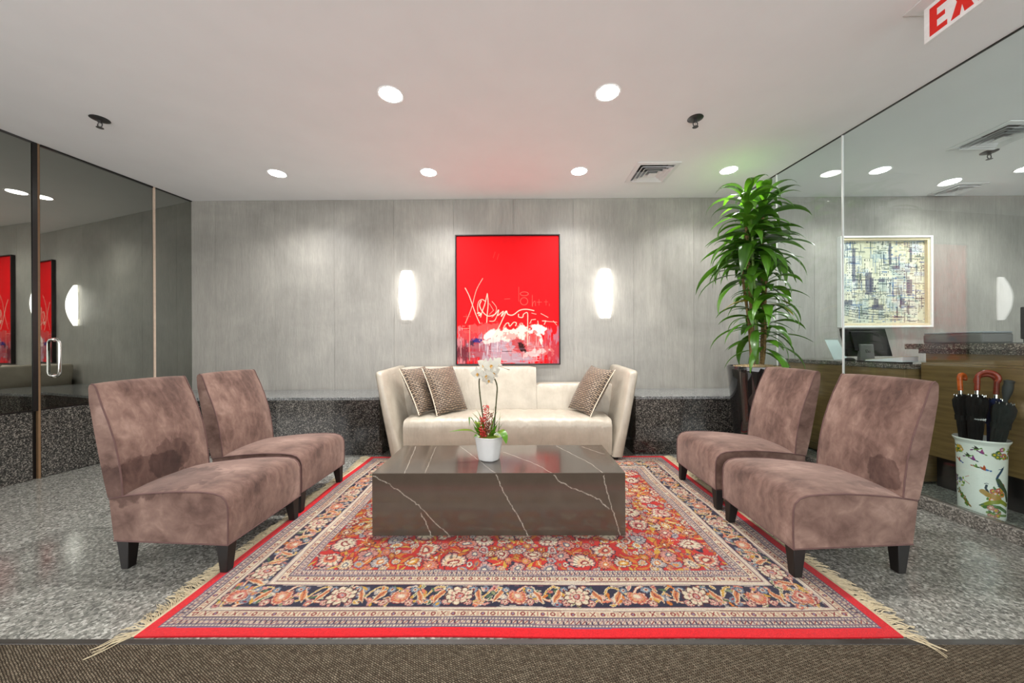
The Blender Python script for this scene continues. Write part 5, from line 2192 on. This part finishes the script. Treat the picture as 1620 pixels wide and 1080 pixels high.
def umbrella(label, base, top, hook, canopy_mat, handle_mat, hem_z, wide, hook_r=.042):
    """base: point inside the stand; top: top of shaft where the handle starts; hook: plan direction of the crook or None"""
    b, t = Vector(base), Vector(top)
    r = empty('umbrella', b)
    tag(r, label, 'umbrella', 'umbrellas in the porcelain stand')
    ax = (t - b).normalized()
    L = (t - b).length
    s = ax.cross(Vector((0, 1, 0))).normalized()
    w = s.cross(ax)

    def P(d, a, rad):
        return ax * d + (s * math.cos(a) + w * math.sin(a)) * rad
    MB().tube([ax * .0, ax * L], .005, 8).build('shaft', 'chrome', r)
    n = 48
    prof = [(.03, .008), (.12, .018), (L * .35, wide * .40), (L * .55, wide * .55), (L * .72, wide * .70), (L * .80, wide * .76), (L * .90, wide * .98), (L * .955, wide), (L * .965, wide * .86), (L * .985, .022), (L * .992, .012)]
    rings = []
    for i, (d, rad) in enumerate(prof):
        ring = []
        for k in range(n):
            a = 2 * PI * k / n
            pl = 1 + (.17 * math.cos(8 * a + d * 4) + .06 * math.cos(3 * a + 1)) * (.3 if i in (0, 1, 9, 10) else 1)
            q = P(d + (.012 * math.cos(8 * a) if 6 <= i <= 8 else 0), a, rad * pl)
            ring.append(q)
        rings.append(ring)
    MB().loft(rings).build('canopy', canopy_mat, r, smooth=70)
    MB().loft([[P(L * .79 + dz, 2 * PI * k / n, wide * .9 * (1 + .05 * math.cos(8 * 2 * PI * k / n))) for k in range(n)] for dz in (-.018, .0, .018)], caps=False).build('strap', canopy_mat, r, smooth=70)
    if 'strapped' in label:                           # small white woven mark, too small to read
        fa = math.atan2((Vector((-.79, -.61, 0))).dot(w), (Vector((-.79, -.61, 0))).dot(s)) - .5
        pts = [P(L * .79 + .010 * math.sin(k * 2.3) * (1 - k / 30), fa + (k - 9) * .07, wide * .99) for k in range(19)]
        MB().tube(pts, .0016, 5).build('strap_mark', 'white_trim', r)
    MB().tube([ax * (L * .99), ax * (L + .022)], .010, 12).build('collar', 'chrome' if hook is not None else 'rubber_grip', r, smooth=40)
    for k in range(8):
        q = P(L * .975, 2 * PI * k / 8, wide * .8)
        MB().tube([q, q + ax * .012], .0026, 6).build('rib_tip', 'chrome', r)
    if hook is not None:
        h = Vector((hook[0], hook[1], 0)).normalized()
        pts = [ax * (L + .02), ax * (L + .05), ax * (L + .09)]
        c = ax * (L + .105) + h * hook_r
        for k in range(13):
            a = PI - k / 12 * math.radians(212)
            pts.append(c + h * math.cos(a) * hook_r + Vector((0, 0, 1)) * math.sin(a) * hook_r)
        MB().tube(smooth_path(pts, 3), .0135, 12).build('handle', handle_mat, r, smooth=60)
    else:
        MB().tube([ax * (L + d) for d in (.015, .03, .06, .09, .115, .135, .14)], [.014, .016, .022, .024, .021, .024, .012], 14).build('handle', handle_mat, r, smooth=60)
    return r



def up(e, f, z):
    """point in the stand: e across the view from the seats, f towards the seats"""
    return (UX + .61 * e - .79 * f, UY - .79 * e - .61 * f, z)


umbrella('black umbrella with orange wooden crook handle in the porcelain stand', up(-.050, -.020, .015), up(-.086, -.016, .815), (.95, .23, 0), 'umbrella_black', 'orange_handle', .8, .038, .026)
umbrella('black strapped umbrella with dark red crook curving towards the navy umbrella', up(-.036, .030, .015), up(-.016, .030, .825), (.61, -.79, 0), 'umbrella_black', 'cherry_handle', .8, .046, .043)
umbrella('navy umbrella with dark red crook handle in the porcelain stand', up(.030, -.036, .015), up(.062, -.042, .80), (-.61, .79, 0), 'umbrella_navy', 'cherry_handle', .8, .040, .043)
umbrella('charcoal umbrella with straight black grip in the porcelain stand', up(.008, .034, .015), up(.098, .030, .785), None, 'umbrella_charcoal', 'rubber_grip', .8, .046)
# white lettering on a black strap: an illegible woven mark
